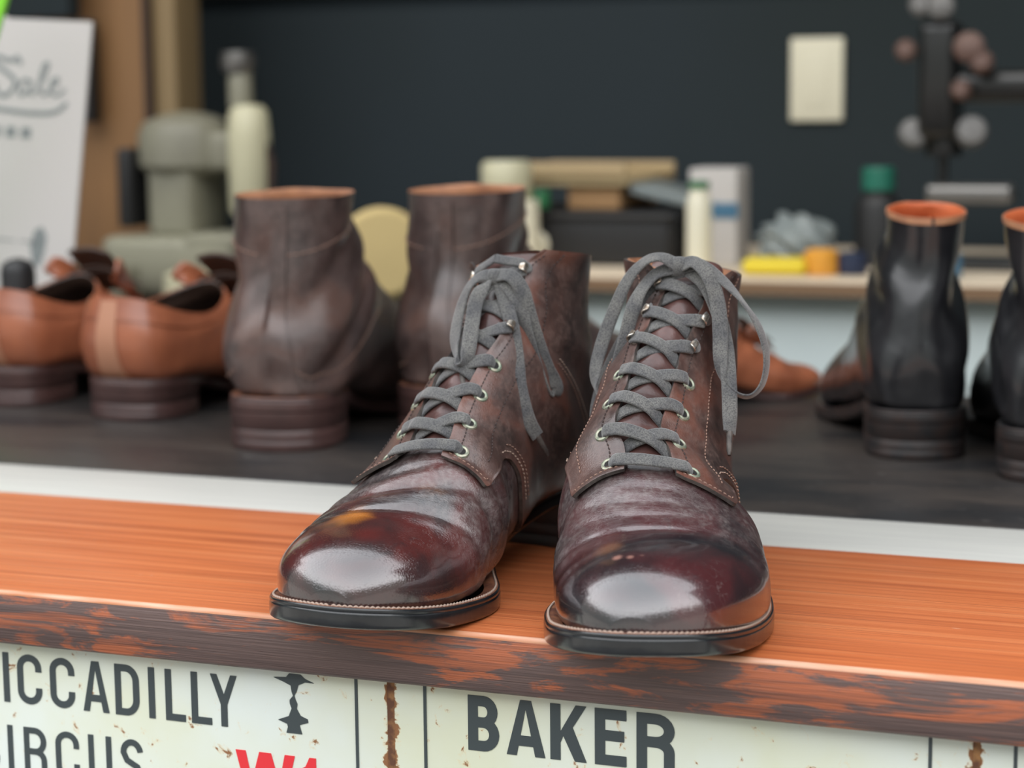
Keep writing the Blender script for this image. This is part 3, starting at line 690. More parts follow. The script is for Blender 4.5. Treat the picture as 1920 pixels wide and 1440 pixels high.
        # stitching: double row along the front edge, seam beside the eyelets
        def line(pts, off=.15):
            out = []; nr = []
            for u_, a_ in pts:
                tf_ = float(LA.th_x(u_, gapx(u_))); t_ = (tf_ + a_ * (math.pi - tf_)) * sg
                ed = 2.3 + 5.0 * float(smooth01((u_ - 234) / 12)) * (1 - float(smooth01(a_ / .2))) * (1.0 if kind == 'R' else .6)
                out.append(LA.P(np.array(u_), np.array(t_), ed + off)); nr.append(LA.nrm(np.array(u_), np.array(t_)))
            return out, nr
        p, n_ = line([(u_, .055) for u_ in np.linspace(103, 244, 60)]); stitch_line(root, p, n_, 'facing_stitching', 'kthread')
        p, n_ = line([(u_, float(np.interp(u_, [106, 150, 200, 246], [.175, .175, .18, .18]))) for u_ in np.linspace(110, 245, 80)])
        stitch_line(root, p, n_, 'side_seam_stitching', 'dthread' if kind == 'R' else 'kthread')
        for k, dd in enumerate((2.6, 5.2)):
            pts = []
            for a_ in np.linspace(.02, .9, 150):
                g1 = (np.interp(a_ + .004, aa, ua) - np.interp(a_ - .004, aa, ua)) / .008; L_ = math.hypot(1, g1 / 130)
                pts.append((float(np.interp(a_, aa, ua)) + dd / L_ + .0, min(1, max(0, a_ - dd * (g1 / 130) / L_ / 130 * 1.0 + 0))))
            p, n_ = line([q for q in pts if q[1] < .5 and q[1] > .235]); stitch_line(root, p, n_, 'edge_stitching', 'thread' if k == 0 else 'dthread')
            if k == 0: p, n_ = line([q for q in pts if .01 < q[1] < .205], .9); stitch_line(root, p, n_, 'edge_stitching', 'dthread')
    # lining inside the shaft
    u = np.linspace(246, 186, 16); th2 = np.linspace(.62, 2 * math.pi - .62, 80); th2 = np.where(th2 > math.pi, th2 - 2 * math.pi, th2); U, T = np.meshgrid(u, th2, indexing='ij')
    V, F, I = shell(LA, U, T, .3 - .3 * (np.arange(16)[:, None] > 0), .9); mesh('lining', sc(V), F, 'lining', root)
    sole_parts(root, side)
    # back stay seam
    for sg in (1, -1):
        for du in (0, 3.2):
            tt = np.linspace(1.15, 2.75, 50); uu = 186 + du + 4 * np.sin((tt - 1.15) * 1.6)
            pts = [LA.P(np.array(float(u_)), np.array(sg * float(t_)), 2.45) for u_, t_ in zip(uu, tt)]; nr = [LA.nrm(np.array(float(u_)), np.array(sg * float(t_))) for u_, t_ in zip(uu, tt)]
            stitch_line(root, pts, nr, 'back_stitching', 'thread' if du else 'dthread')
    # eyelets, hooks
    def fr(u_, x_, off):
        """point and frame on the facing; x_ is photo-right positive"""
        s = np.sign(x_) * side if x_ else 1; t_ = float(LA.th_x(u_, abs(x_))) * s
        lift = 0 if abs(x_) < 9 else 2.3
        u_ = np.array(float(u_)); p = LA.P(u_, np.array(t_), lift + off); n = LA.nrm(u_, np.array(t_)); return p, n
    for k, (u_, x_) in enumerate(zip(ROWS, EX)):
        for s in (1, -1):
            p, n = fr(u_, s * x_, .25 if k < 4 else 0)
            c = Vector(p) * .001 - Vector((0, .145, 0)); n = Vector(n)
            if k < 4:
                mb = MB(); prof = [(.0021, -.0004), (.0022, .0004), (.0029, .0008), (.0037, .0005), (.0041, -.0003)]; mb.lathe(prof, c, n, 26)
                ey = mb.build('eyelet', 'eyelet', root); MB().lathe([(.0022, 0), (.0001, .00005)], c + n * .00005, n, 20).build('eyelet_hole', 'hole', ey)
            else:
                mb = MB(); up = Vector(fr(u_ + 4, s * x_, 0)[0] - fr(u_, s * x_, 0)[0]).normalized(); out = n.cross(up).normalized() * 1
                lat = Vector(fr(u_, s * (x_ + 3), 0)[0] - fr(u_, s * x_, 0)[0]).normalized()
                mb.lathe([(.0001, .0011), (.0016, .0010), (.0031, .0005), (.0034, -.0003)], c, n, 22)
                rows_ = []; W_ = 9; rad = .0026
                for i in range(15):                     # curled speed hook: a plate bent back over the lace
                    f = i / 14; ang = -1.2 + f * 3.6; ww = .0031 * math.sqrt(max(0, 1 - max(0, (f - .55) / .47) ** 2)) * (0.75 + .25 * f)
                    q = c + lat * (rad * math.cos(ang) - .0004) * -1 * -1 + n * (rad + rad * math.sin(ang) + .0003)
                    q = c + lat * (.0012 + rad * math.cos(ang)) + n * (rad * .92 + rad * .92 * math.sin(ang))
                    rows_.append((q, ww))
                P_ = []; 
                for q, ww in rows_:
                    for j in range(W_): P_.append(q + up * ww * (2 * j / (W_ - 1) - 1))
                me = MB().add([tuple(v) for v in P_], grid_faces(15, W_)); hk = None
                mb.add(me.V, me.F); hk = mb.build('lace_hook', 'hook', root); md = hk.modifiers.new('s', 'SOLIDIFY'); md.thickness = .0008; md.offset = 0
    # criss-cross lace
    mb = MB(); lw, lt = 7.4, 1.5
    def strand(P_, w=lw, th_=lt, n=7, wid=None):
        V, F = ribbon([p for p, _ in P_], [q for _, q in P_], w, th_, n, wid); mb.add(sc(V), F)
    s0 = 1
    strand([fr(ROWS[0], -EX[0], -.6), fr(ROWS[0] - .2, -EX[0] + 2.5, 1.9), fr(ROWS[0] - .8, -14, 2.6), fr(ROWS[0] - 2.5, -5, 5.0), fr(ROWS[0] - 2.5, 5, 4.9), fr(ROWS[0] - .8, 14, 2.5), fr(ROWS[0] - .2, EX[0] - 2.5, 1.9), fr(ROWS[0], EX[0], -.6)], wid=[.6, .95, 1, 1.02, 1, 1, .95, .6])
    for k in range(1, 7):
        ul = ROWS[k - 1] * .47 + ROWS[k] * .53; u1 = ROWS[k]; ex = EX[k]; hook = k >= 4
        jig = random.uniform(-1, 1)
        for s, lift in ((1, 0.), (-1, 1.9)):           # s=1 first: goes to the photo-right eyelet, the other crosses over it
            g = 8.2
            mid = ul * .5 + u1 * .5
            A_, nA = fr(ul, -s * (g + .6), .5); B_, nB = fr(u1 - .3, s * (g + 3.2), 1.7); lo, nlo = fr(ul - 1.2, -s * (g + 4), -3.2)
            path = [(lo, nlo), (A_, nA)]
            for f in (.22, .42, .62, .82):
                nn = nA * (1 - f) + nB * f; nn /= np.linalg.norm(nn)
                path.append((A_ + (B_ - A_) * f + nn * ((2.3 + lift) * math.sin(math.pi * (f * .9 + .05)) + .4) + np.array([0, 0, jig * .5 * math.sin(math.pi * f)]), nn))
            path += [(B_, nB), fr(u1 - .1, s * (ex - 2.0), 1.9)]
            if hook: path += [fr(u1 + .3, s * (ex + 1.5), 1.6), fr(u1 + 2.5, s * (ex + 2.6), 1.4), fr(u1 + 4.5, s * (ex + .6), 1.4)]
            else: path += [fr(u1, s * ex, -.7)]
            strand(path, wid=[.8, .9, 1, 1, 1, 1, .93, .6] + ([.8, .8] if hook else []))
    for s in (1, -1):                                   # from the top hooks to the knot
        strand([fr(ROWS[6] + 3, s * (EX[6] + 1.5), 1.4), fr(ROWS[6] + 5, s * 10, 2.6), fr(ROWS[6] + 7, s * 5, 5), fr(ROWS[6] + 8, 0, 7)], w=6)
    # knot: a band wrapped over the middle
    kc, kn = fr(ROWS[6] + 9, 0, 8.2); kc = np.array(bow['knot']) if 'knot' in bow else kc
    ux = np.array([1., 0, 0]); uz = np.array([0, 0, 1.]); uy = np.array([0, 1., 0])
    ring = []
    for i in range(13):
        a = 2 * math.pi * i / 12; v = uz * math.cos(a) * 4.2 + uy * math.sin(a) * -3.4; ring.append((kc + v, v / np.linalg.norm(v)))
    strand(ring, w=6.2, th_=1.9, n=4)
    ring = []
    for i in range(13):
        a = 2 * math.pi * i / 12; v = (ux * .8 + uz * .55) * math.cos(a) * 5.0 + uy * math.sin(a) * -2.9; ring.append((kc + v, v / np.linalg.norm(v)))
    strand(ring, w=4.6, th_=1.8, n=4)
    mb.build('lace', 'lace', root, ang=60)
    for nm, key in (('bow_loop', 'loops'), ('lace_end', 'ends')):
        for pts in bow.get(key, []):
            mb = MB(); Q = [np.array(p[:3], float) for p in pts]; Nn = [np.array(p[3:6], float) if len(p) > 3 else np.array([0, -1, .2]) for p in pts]
            V, F = ribbon(Q, Nn, bow.get('w', 7.6), 1.3, 9); mb.add(sc(V), F); o = mb.build(nm, 'lace', root, ang=60)
            if key == 'ends':
                d = Q[-1] - Q[-2]; d /= np.linalg.norm(d); a = Q[-1] - d * .5; m2 = MB()
                m2.tube(sc([a, a + d * 4, a + d * 10, a + d * 13]), [.0016, .0015, .0014, .0008], 10); m2.build('aglet', 'edge', o)
    return root, LA
import json
BOWS = {'R': {'knot': [2.7, 199.5, 158.0], 'loops': [[(1.2, 197.7, 159.2, 0.16, -0.83, 0.53), (-6.1, 198.2, 162.9, 0.08, -0.5, 0.86), (-14.3, 198.8, 160.9, -0.43, -0.5, 0.75), (-23.4, 199.7, 151.1, -0.5, -0.72, 0.49), (-30.6, 198.1, 134.8, -0.35, -0.87, 0.35), (-36.2, 194.1, 118.8, -0.29, -0.91, 0.31), (-38.9, 188.5, 105.9, -0.54, -0.81, 0.23), (-37.5, 183.1, 96.5, -0.85, -0.25, -0.46), (-32.7, 179.1, 95.8, 0.68, -0.11, -0.72), (-28.4, 177.2, 104.8, 0.68, -0.73, -0.07), (-24.1, 180.4, 119.3, 0.38, -0.92, 0.13), (-21.0, 186.9, 133.4, 0.38, -0.92, 0.12), (-17.0, 193.3, 144.9, -0.45, -0.77, 0.44), (-9.7, 198.9, 153.9, -0.38, -0.64, 0.67), (-0.5, 199.1, 157.4, -0.13, -0.83, 0.54)], [(4.5, 197.1, 159.2, -0.07, -0.83, 0.55), (11.1, 193.7, 160.6, 0.18, -0.74, 0.64), (18.5, 188.1, 153.6, 0.2, -0.92, 0.35), (23.0, 183.1, 140.8, -0.05, -0.97, 0.23), (24.5, 176.7, 126.9, -0.05, -0.97, 0.24), (24.9, 170.4, 114.4, -0.39, -0.91, 0.18), (27.3, 165.9, 104.4, -0.86, -0.33, -0.39), (33.5, 163.6, 98.5, -0.43, -0.33, -0.84), (40.4, 165.3, 97.6, 0.4, -0.33, -0.86), (46.0, 168.2, 104.3, 0.89, -0.33, -0.31), (47.3, 172.0, 117.1, 0.94, -0.33, 0.1), (43.1, 177.0, 130.5, 0.85, -0.33, 0.41), (35.5, 182.6, 141.5, 0.74, -0.11, 0.66), (24.7, 189.9, 152.2, 0.48, -0.51, 0.72), (13.6, 196.2, 159.1, 0.14, -0.74, 0.66), (5.4, 198.9, 158.0, -0.05, -0.83, 0.56)]], 'ends': [[(5.9, 199.8, 157.4, 0.0, -0.97, 0.24), (15.8, 191.7, 150.6, 0.0, -0.97, 0.24), (22.9, 185.1, 136.6, 0.22, -0.92, 0.31), (27.3, 175.1, 120.5, 0.1, -0.96, 0.26), (29.2, 164.5, 106.0, 0.11, -0.96, 0.25), (30.1, 155.1, 91.6, 0.23, -0.94, 0.25), (30.3, 146.9, 81.9, 0.69, -0.69, 0.19)], [(-0.4, 204.2, 155.4, 0.0, -0.97, 0.24), (-11.9, 202.4, 145.4, 0.0, -0.97, 0.24), (-24.2, 201.9, 124.9, -0.58, -0.66, 0.48), (-34.9, 199.0, 103.1, -0.62, -0.67, 0.42), (-39.5, 195.8, 86.9, -0.67, -0.68, 0.3), (-39.9, 191.8, 76.5, -0.82, -0.55, 0.17)]]},
        'L': {'knot': [10.6, 186.8, 150.6], 'loops': [[(9.6, 184.8, 152.2, -0.02, -0.83, 0.56), (3.7, 184.0, 151.9, -0.29, -0.63, 0.72), (-2.2, 181.1, 146.2, -0.6, -0.66, 0.45), (-4.1, 174.2, 135.1, -0.39, -0.9, 0.21), (-1.1, 161.1, 122.8, -0.22, -0.97, 0.14), (5.9, 147.9, 113.1, -0.55, -0.76, -0.34), (10.6, 143.8, 110.8, 0.64, -0.25, -0.73), (11.7, 148.7, 117.8, 0.53, -0.8, 0.26), (8.5, 160.8, 129.9, 0.36, -0.88, 0.31), (5.9, 172.9, 141.0, 0.54, -0.81, 0.23), (7.6, 182.9, 149.0, -0.52, -0.8, 0.31)], [(12.9, 184.7, 152.5, -0.0, -0.83, 0.56), (21.0, 182.5, 152.6, 0.21, -0.74, 0.64), (27.8, 181.3, 145.7, 0.2, -0.92, 0.34), (32.0, 181.2, 132.5, 0.1, -0.96, 0.27), (35.6, 183.1, 118.5, 0.1, -0.96, 0.27), (39.8, 186.0, 104.4, 0.1, -0.96, 0.27), (43.1, 189.9, 95.0, 0.69, -0.69, 0.22), (40.7, 189.0, 90.5, -0.4, -0.26, -0.88), (37.4, 185.1, 97.4, -0.53, -0.85, 0.03), (33.8, 182.2, 110.2, -0.23, -0.96, 0.18), (30.5, 180.3, 124.3, -0.23, -0.96, 0.18), (26.0, 180.4, 139.4, 0.33, -0.86, 0.39), (17.6, 183.6, 149.1, 0.28, -0.85, 0.45)]], 'ends': [[(12.8, 184.7, 149.8, 0.0, -0.97, 0.24), (19.3, 179.6, 139.3, 0.09, -0.95, 0.29), (26.3, 172.4, 125.0, 0.1, -0.96, 0.28), (30.3, 167.3, 112.0, 0.22, -0.93, 0.29), (33.9, 162.2, 97.7, 0.36, -0.88, 0.32), (38.5, 161.0, 82.9, 0.5, -0.79, 0.36), (41.9, 166.0, 72.6, 0.64, -0.67, 0.38)], [(9.2, 185.8, 149.3, 0.0, -0.97, 0.24), (5.6, 179.9, 140.3, -0.65, -0.67, 0.35), (3.2, 167.0, 127.7, -0.54, -0.81, 0.21), (5.5, 152.9, 115.7, -0.54, -0.84, 0.05), (9.8, 144.8, 106.0, -0.67, -0.73, -0.11)]]}}
RR = math.radians(12.5); RL = math.radians(-2)
OR = Vector((.0778, -.0500, 0)); OL = Vector((-.0765, -.0490, 0))
def place(O, rz): return (O.x - math.sin(rz) * .145, O.y + math.cos(rz) * .145, 0)
boot('R', 1, place(OR, RR), RR, 'dark burgundy lace-up boot with scuffed toe, right of the two on the orange plank', BOWS['R'])
boot('L', -1, place(OL, RL), RL, 'dark burgundy lace-up boot with amber rubbed toe, left of the two on the orange plank', BOWS['L'])
#MARK_BG
# ------------------------------------------------------------------ shoes standing on the black counter, heels towards the camera
def simple_disp(amp, side, folds=1.0):
    def d(u, th, p):
        a = np.abs(th); d = amp * np.sin(u * .13 + th * 2.3 + side) * np.sin(th * 3 + u * .05) * smooth01((u - 120) / 40)
        for uc, dd, w, tc in ((196, -2.6, 7, 0), (210, 1.5, 6, .2), (182, 1.6, 8, -.2), (224, -1.2, 6, .3)):
            d += folds * dd * gauss(u - uc - 7 * np.sin(th * 1.5 + tc * 9), w) * smooth01((a - .6) / .6)
        return d
    return d
TALL = [[112, 111, 79, 118, 10, .5, 46.5, .32, 1.1, .45, -7], [128, 124, 90, 145, 14, 1, 42, .36, 1.15, .45, -7], [146, 138, 101, 175, 20, 1, 38.5, .4, 1.15, .5, -6],
        [164, 153, 113.5, 205, 27, .5, 37, .43, 1.12, .5, -5], [180, 166, 124.5, 245, 30, 0, 37, .46, 1.08, .5, -4], [190, 174, 131, 272, 31, 0, 36, .48, 1.05, .5, -3],
        [198, 180, 136, 286, 38, 0, 36, .5, 1.02, .55, -2], [206, 186, 141, 288, 58, 0, 35.5, .5, 1, .65, -1], [215, 192, 146, 287, 84, 0, 35, .5, .98, .85, 0], [225, 198, 151.5, 285, 106, 0, 34.5, .5, .95, .9, 0],
        [236, 207, 155, 283, 135, 0, 34.5, .5, .95, .92, 0], [246, 212, 163.5, 284, 160, 0, 35.5, .5, .95, .95, 0]]
def walking_boot(name, side, heel, rz, scl, label, cat, group, up, lin, hm, wm, rows=TALL, dw=0, folds=1.0, amp=.6, dip=0):
    """heel = world x,y of the back of the heel; rz = direction the toe points, measured from +y towards -x"""
    d = (-math.sin(rz), math.cos(rz)); L = .145 * scl[1]
    root = empty(name, (heel[0] + d[0] * L, heel[1] + d[1] * L, 0), rz + math.pi, label, cat, group); root.scale = scl
    LA = Last(side, top=rows, disp=simple_disp(amp, side, folds), dw=dw, ins=3.0, dip=dip)
    upper_simple(root, LA, up, lin); sole_parts(root, side, hm, hm, wm, 'dthread', stitch=False)
    def line(us, ths, nm, m, off=.2, pitch=4, length=2.8, r=.5):
        P_ = [LA.P(np.array(float(u)), np.array(float(t)), off) for u, t in zip(us, ths)]; N_ = [LA.nrm(np.array(float(u)), np.array(float(t))) for u, t in zip(us, ths)]
        stitch_line(root, P_, N_, nm, m, pitch, length, r)
    return root, LA, line
def strap(root, LA, us, th0, th1, off, mname, nm):
    """raised leather piece lying on the upper"""
    nu, nt = len(us), 22; U = np.repeat(np.array(us, float)[:, None], nt, 1); T = np.linspace(0, 1, nt)[None, :] * (np.array(th1) - np.array(th0))[:, None] + np.array(th0)[:, None]
    T = np.where(T > math.pi, T - 2 * math.pi, T); V, F, I = shell(LA, U, T, off, off); return mesh(nm, sc(V), F, mname, root)
g = 'tall brown leather boots seen from behind'
for nm_, side, heel, lab in (('L', 1, (-.334, .396), 'tall dark brown leather boot seen from behind, beside the orange tan shoes'), ('R', -1, (-.243, .474), 'tall dark brown leather boot half hidden behind the left lace-up boot')):
    root, LA, line = walking_boot('tall_boot', side, heel, math.radians(4 if nm_ == 'L' else -7), (1.20, 1.10, 1.10), lab, 'boot', g, 'leatherbrown', 'lining', 'brownsole', 'welt', folds=2.8, amp=1.2, rows=[r[:5] + [r[5] + float(np.interp(r[0], [198, 246], [0, 7])) * (-1 if nm_ == 'L' else 1)] + r[6:] for r in TALL])
    us = np.linspace(196, 244, 30); strap(root, LA, us, np.interp(us, [196, 215, 244], [math.pi - .36, math.pi - .24, math.pi - .22]), np.interp(us, [196, 215, 244], [math.pi + .36, math.pi + .24, math.pi + .22]), 1.4, 'leatherbrown', 'back_strap')
    th = np.concatenate([np.linspace(1.0, 3.12, 60)]); line([232] * 60, th, 'collar_stitching', 'dthread'); line([232] * 60, -th, 'collar_stitching', 'dthread')
    th = np.linspace(1.3, 3.1, 50); line(np.interp(th, [1.3, 2.2, 3.1], [172, 196, 207]), th, 'counter_stitching', 'dthread'); line(np.interp(th, [1.3, 2.2, 3.1], [172, 196, 207]), -th, 'counter_stitching', 'dthread')
LOW = [[112, 111, 74, 120, 10, .5, 45, .32, 1.1, .45, -5], [126, 124, 80, 152, 16, 1, 40.5, .36, 1.1, .45, -4], [140, 136, 90, 192, 25, .5, 38, .4, 1.1, .5, -3],
       [152, 145, 92, 235, 29.5, 0, 38, .42, 1.08, .5, -2], [162, 151, 94, 272, 31, 0, 38, .45, 1.05, .5, -1], [170, 155, 97, 287, 42, 0, 38.5, .5, 1, .6, 0], [182, 158, 101, 293, 68, 0, 38.5, .5, 1, .65, 0], [192, 161, 105, 286, 103, 0, 33, .5, 1, .7, 0]]
def low_shoe(side, heel, rz, scl, label, group, up='tan', lin='darkbrown'):
    root, LA, line = walking_boot('low_shoe', side, heel, rz, scl, label, 'shoe', group, up, lin, 'brownsole', 'darkbrown', rows=LOW, folds=0, amp=.2, dip=20)
    us = np.linspace(166, 191, 20); w = .09; strap(root, LA, us, np.full(20, math.pi - w), np.full(20, math.pi + w), 1.2, 'strap', 'back_strap')
    us = np.linspace(187, 192, 8)
    for sg in (1, -1): strap(root, LA, us, np.full(8, sg * math.pi * .98), np.full(8, sg * .5), 1.0, up, 'topline_binding')
    # open facings standing up either side of the tongue
    for sg in (1, -1):
        n, m = 16, 8; V = []
        for i in range(n):
            f = i / (n - 1); y = 96 + 62 * f; x0 = 9 + 17 * f ** 1.4; z0 = 78 + 26 * f
            for j in range(m):
                q = j / (m - 1); hh = 24 * math.sin(min(1, f * 1.25) * math.pi / 2) * (1 - max(0, (f - .8) / .2) ** 2 * .7)
                V.append(((x0 + 7 * math.sin(q * 1.6)) * sg, y + 4 * q, z0 - 4 + hh * q))
        o = mesh('facing', sc(V), grid_faces(n, m), up, root); md = o.modifiers.new('s', 'SOLIDIFY'); md.thickness = .0026
    V = []
    for i in range(14):
        f = i / 13
        for j in range(9):
            x = -18 + 4.5 * j; V.append((x, 104 + 46 * f, 80 + 44 * f ** .9 + 7 * (1 - (x / 20) ** 2) * (1 - .3 * f)))
    o = mesh('tongue', sc(V), grid_faces(14, 9), lin, root); md = o.modifiers.new('s', 'SOLIDIFY'); md.thickness = .003
    mb = MB()
    for k in range(4):
        y = 108 + 11 * k; pts = [(x * .001, (y + (2 if x > 0 else -2)) * .001 - .145, (88 + 6 * k * .7 + 9 * (1 - (x / 24) ** 2)) * .001) for x in (-22, -12, 0, 12, 22)]; mb.tube(pts, .0013, 8)
    mb.build('lace', 'darkbrown', root); return root
g = 'orange tan leather shoes at the left'
low_shoe(1, (-.513, .485), math.radians(-8), (1.18, 1.0, .93), 'orange tan leather shoe with back strap, next to the tall brown boots', g)
low_shoe(-1, (-.645, .520), math.radians(-4), (1.18, .95, .93), 'orange tan leather shoe cut off by left photo edge', g)
low_shoe(1, (-.125, .675), math.radians(-40), (.52, .52, .52), 'small orange brown shoe lying behind the right lace-up boot at the back of the counter', None)
BLK = [r[:] for r in TALL]; BLK[-1] = [246, 208, 172, 280, 165, -7, 28.5, .5, .9, .95, 0]; BLK[-2] = [236, 204, 163, 278, 136, -6, 28, .5, .95, .92, 0]; BLK[-3][6] = 29.5; BLK[-4][6] = 31
g = 'black leather boots at the right'
for side, heel, rz, lab in ((1, (.1035, .497), 16, 'black polished leather boot with orange lining, its whole heel in view'), (-1, (.1960, .440), 8, 'black polished leather boot with orange lining cut off by right photo edge')):
    root, LA, line = walking_boot('black_boot', side, heel, math.radians(rz), (1.04, 1.0, .98), lab, 'boot', g, 'black', 'orangelining', 'heel', 'black', rows=BLK, dw=-4, folds=1.3, amp=.8)
    us = np.linspace(196, 212, 20)
    for e0, e1 in ((math.pi - .30, math.pi + .30),): strap(root, LA, np.linspace(194, 214, 24), np.interp(np.linspace(194, 214, 24), [194, 214], [math.pi - .62, math.pi - .2]), np.interp(np.linspace(194, 214, 24), [194, 214], [math.pi + .62, math.pi + .2]), 1.2, 'black', 'heel_counter')
    us = np.linspace(200, 240, 14)
    for sg in (1, -1): strap(root, LA, np.linspace(244.4, 246, 5), np.full(5, sg * .25), np.full(5, sg * math.pi * .99), .8, 'ivory' if sg > 5 else 'lining', 'rim_piping')

# ------------------------------------------------------------------ workroom behind
def at(x, z): return x / 1000, z / 1000
wb = empty('workbench', (-.1, 1.5, -.9), label='pale topped workbench with light blue front panel at the back', cat='workbench')
for o in (B('bench_top', (-.62, 1.30, .030), (.9, 1.80, .044), 'benchtop', bev=.003), B('front_edge', (-.62, 1.292, .028), (.9, 1.30, .0415), 'benchedge'), B('front_panel', (-.47, 1.33, -.9), (.9, 1.35, .030), 'bluewhite'),
          B('side_panel', (-.62, 1.35, -.9), (-.60, 1.78, .030), 'darkbrown')): pp(o, wb)
wt = empty('machine_table', (-1.0, 1.4, -.9), label='dark table carrying the grey green machine at the left', cat='table')
for o in [B('table_top', (-1.35, 1.20, -.03), (-.70, 1.545, .0), 'darkbrown', bev=.003), B('front_panel', (-1.33, 1.22, -.5), (-.72, 1.24, -.03), 'dark')] + [B('leg', (x, y, -.9), (x + .05, y + .05, -.03), 'dark') for x in (-1.33, -.77) for y in (1.25, 1.47)]: pp(o, wt)
# wooden post
po = empty('door_post', (-1.14, 1.6, -.9), label='brown varnished wooden door post at the left', cat='post')
for o in (B('board', (-1.30, 1.56, -.9), (-1.115, 1.66, 1.69), 'post', bev=.003), B('side_trim', (-1.115, 1.57, -.9), (-1.075, 1.64, 1.69), 'postedge', bev=.003), B('groove', (-1.117, 1.555, -.9), (-1.108, 1.57, 1.69), 'darkbrown')): pp(o, po)
tag(B('dark_frame', (-1.30, 1.50, .355), (-1.195, 1.53, .60), 'navy', bev=.003), 'dark framed board on the wooden post behind the white card', 'frame')
tag(B('narrow_frame', (-1.207, 1.52, .215), (-1.178, 1.545, .352), 'dark', bev=.003), 'narrow dark strip beside the right edge of the white card', 'strip')
# grey-green machine on its table
m_ = empty('bench_machine', (-.96, 1.42, 0), label='grey green bench machine with cream column head and knob on top', cat='machine')
P_ = []
P_.append(MB().box((-1.06, 1.34, .0), (-.87, 1.52, .075), bev=.012).build('base', 'machine'))
P_.append(MB().box((-1.01, 1.37, .07), (-.944, 1.47, .20), bev=.014).build('column', 'machine'))
mb = MB(); mb.lathe([(.001, .0), (.05, .0), (.062, .012), (.062, .05), (.055, .066), (.03, .076), (.001, .08)], (-.975, 1.42, .150)); mb.box((-.975, 1.385, .155), (-.88, 1.455, .205), bev=.01); P_.append(mb.build('arm', 'machine'))
P_.append(MB().lathe([(.001, 0), (.02, 0), (.026, .01), (.027, .10), (.024, .13), (.018, .138), (.001, .14)], (-.876, 1.40, .098)).build('head', 'cream'))
P_.append(MB().lathe([(.001, 0), (.015, 0), (.015, .045), (.012, .05), (.001, .05)], (-.886, 1.40, .235)).build('spindle', 'machine'))
P_.append(MB().lathe([(.001, 0), (.019, .0), (.022, .01), (.02, .024), (.001, .026)], (-.888, 1.40, .278)).build('knob', 'chrome'))
P_.append(MB().lathe([(.001, 0), (.012, 0), (.010, .03), (.004, .034), (.001, .034)], (-.876, 1.40, .064)).build('needle_clamp', 'chrome'))
P_.append(MB().tube([(-.855, 1.40, .19), (-.846, 1.40, .165), (-.850, 1.40, .13), (-.842, 1.40, .11)], .006).build('side_lever', 'darkbrown'))
P_.append(MB().box((-1.045, 1.36, .085), (-1.025, 1.45, .185), bev=.006).build('motor_cover', 'dark'))
P_.append(MB().box((-.94, 1.34, .062), (-.80, 1.50, .080), bev=.006).build('work_plate', 'machine'))
for o in P_: pp(o, m_)
tag(MB().lathe([(.001, 0), (.034, 0), (.036, .008), (.034, .034), (.02, .04), (.001, .04)], (-.905, 1.30, .0)).build('round_tin', 'cream'), 'round pale green tin in front of the grey green machine', 'tin')
tag(MB().box((-.965, 1.27, .0), (-.865, 1.31, .018), bev=.004).build('dark_tray', 'dark'), 'low dark tray in front of the machine base', 'tray') if False else None
tag(MB().box((-1.07, 1.25, .001), (-.98, 1.31, .045), bev=.008).build('green_box', 'machine'), 'small grey green box at the left end of the machine table', 'box')
# mustard disc
mb = MB(); mb.lathe([(.001, .0), (.045, .0), (.052, .006), (.052, .028), (.045, .036), (.001, .038)], (-.618, 1.22, .070), (.55, -1, .12), 40)
pad = empty('polishing_wheel', (-.6, 1.22, -.0), label='round mustard cream felt wheel between the two tall brown boots', cat='wheel')
pp(mb.build('felt_wheel', 'cushion'), pad); pp(MB().tube([(-.607, 1.235, .07), (-.607, 1.26, .07), (-.607, 1.262, -.005)], .009).build('bracket', 'chrome'), pad)
pp(B('shelf_foot', (-.66, 1.20, -.035), (-.55, 1.285, -.005), 'darkbrown', bev=.003), pad); pp(B('stand', (-.63, 1.22, -.9), (-.58, 1.28, -.035), 'dark'), pad)
# clutter on the bench
bb = empty('black_case', (-.44, 1.5, .044), label='black case under the pale wooden tray on the workbench', cat='case')
for o in (B('body', (-.545, 1.42, .0445), (-.338, 1.60, .100), 'dark', bev=.006), B('lid', (-.549, 1.415, .098), (-.334, 1.605, .108), 'dark', bev=.004), MB().lathe([(.001, 0), (.014, 0), (.016, .003), (.012, .006), (.001, .006)], (-.503, 1.42, .069), (0, -1, 0)).build('dial', 'ivory')): pp(o, bb)
tr = empty('wooden_tray', (-.45, 1.5, .14), label='pale wooden tray resting on boxes above the black case', cat='tray')
for o in (B('board', (-.570, 1.45, .137), (-.400, 1.66, .147), 'palewood', bev=.002), B('rim', (-.570, 1.445, .1471), (-.400, 1.453, .166), 'palewood', bev=.002), B('rim', (-.570, 1.652, .1471), (-.400, 1.66, .160), 'palewood', bev=.002)): pp(o, tr)
tag(B('cardboard_box', (-.478, 1.46, .1085), (-.412, 1.62, .1365), 'cardboard', bev=.003), 'brown cardboard box under the wooden tray', 'box')
tag(MB().box((-.400, 1.46, .120), (-.325, 1.58, .132), 0, .002, Matrix.Rotation(.22, 3, 'Y')).build('grey_ruler_board', 'bag'), 'grey board sloping down from the wooden tray to the tall tube', 'board')
mg = empty('cream_roll', (-.55, 1.42, .10), label='cream roll standing at the left end of the wooden tray', cat='roll')
for o in (MB().lathe([(.001, 0), (.026, 0), (.030, .006), (.030, .040), (.026, .046), (.001, .046)], (-.530, 1.39, .123)).build('body', 'cream'), MB().lathe([(.001, 0), (.021, 0), (.023, .005), (.021, .078), (.001, .08)], (-.512, 1.39, .045)).build('core', 'ivory')): pp(o, mg)
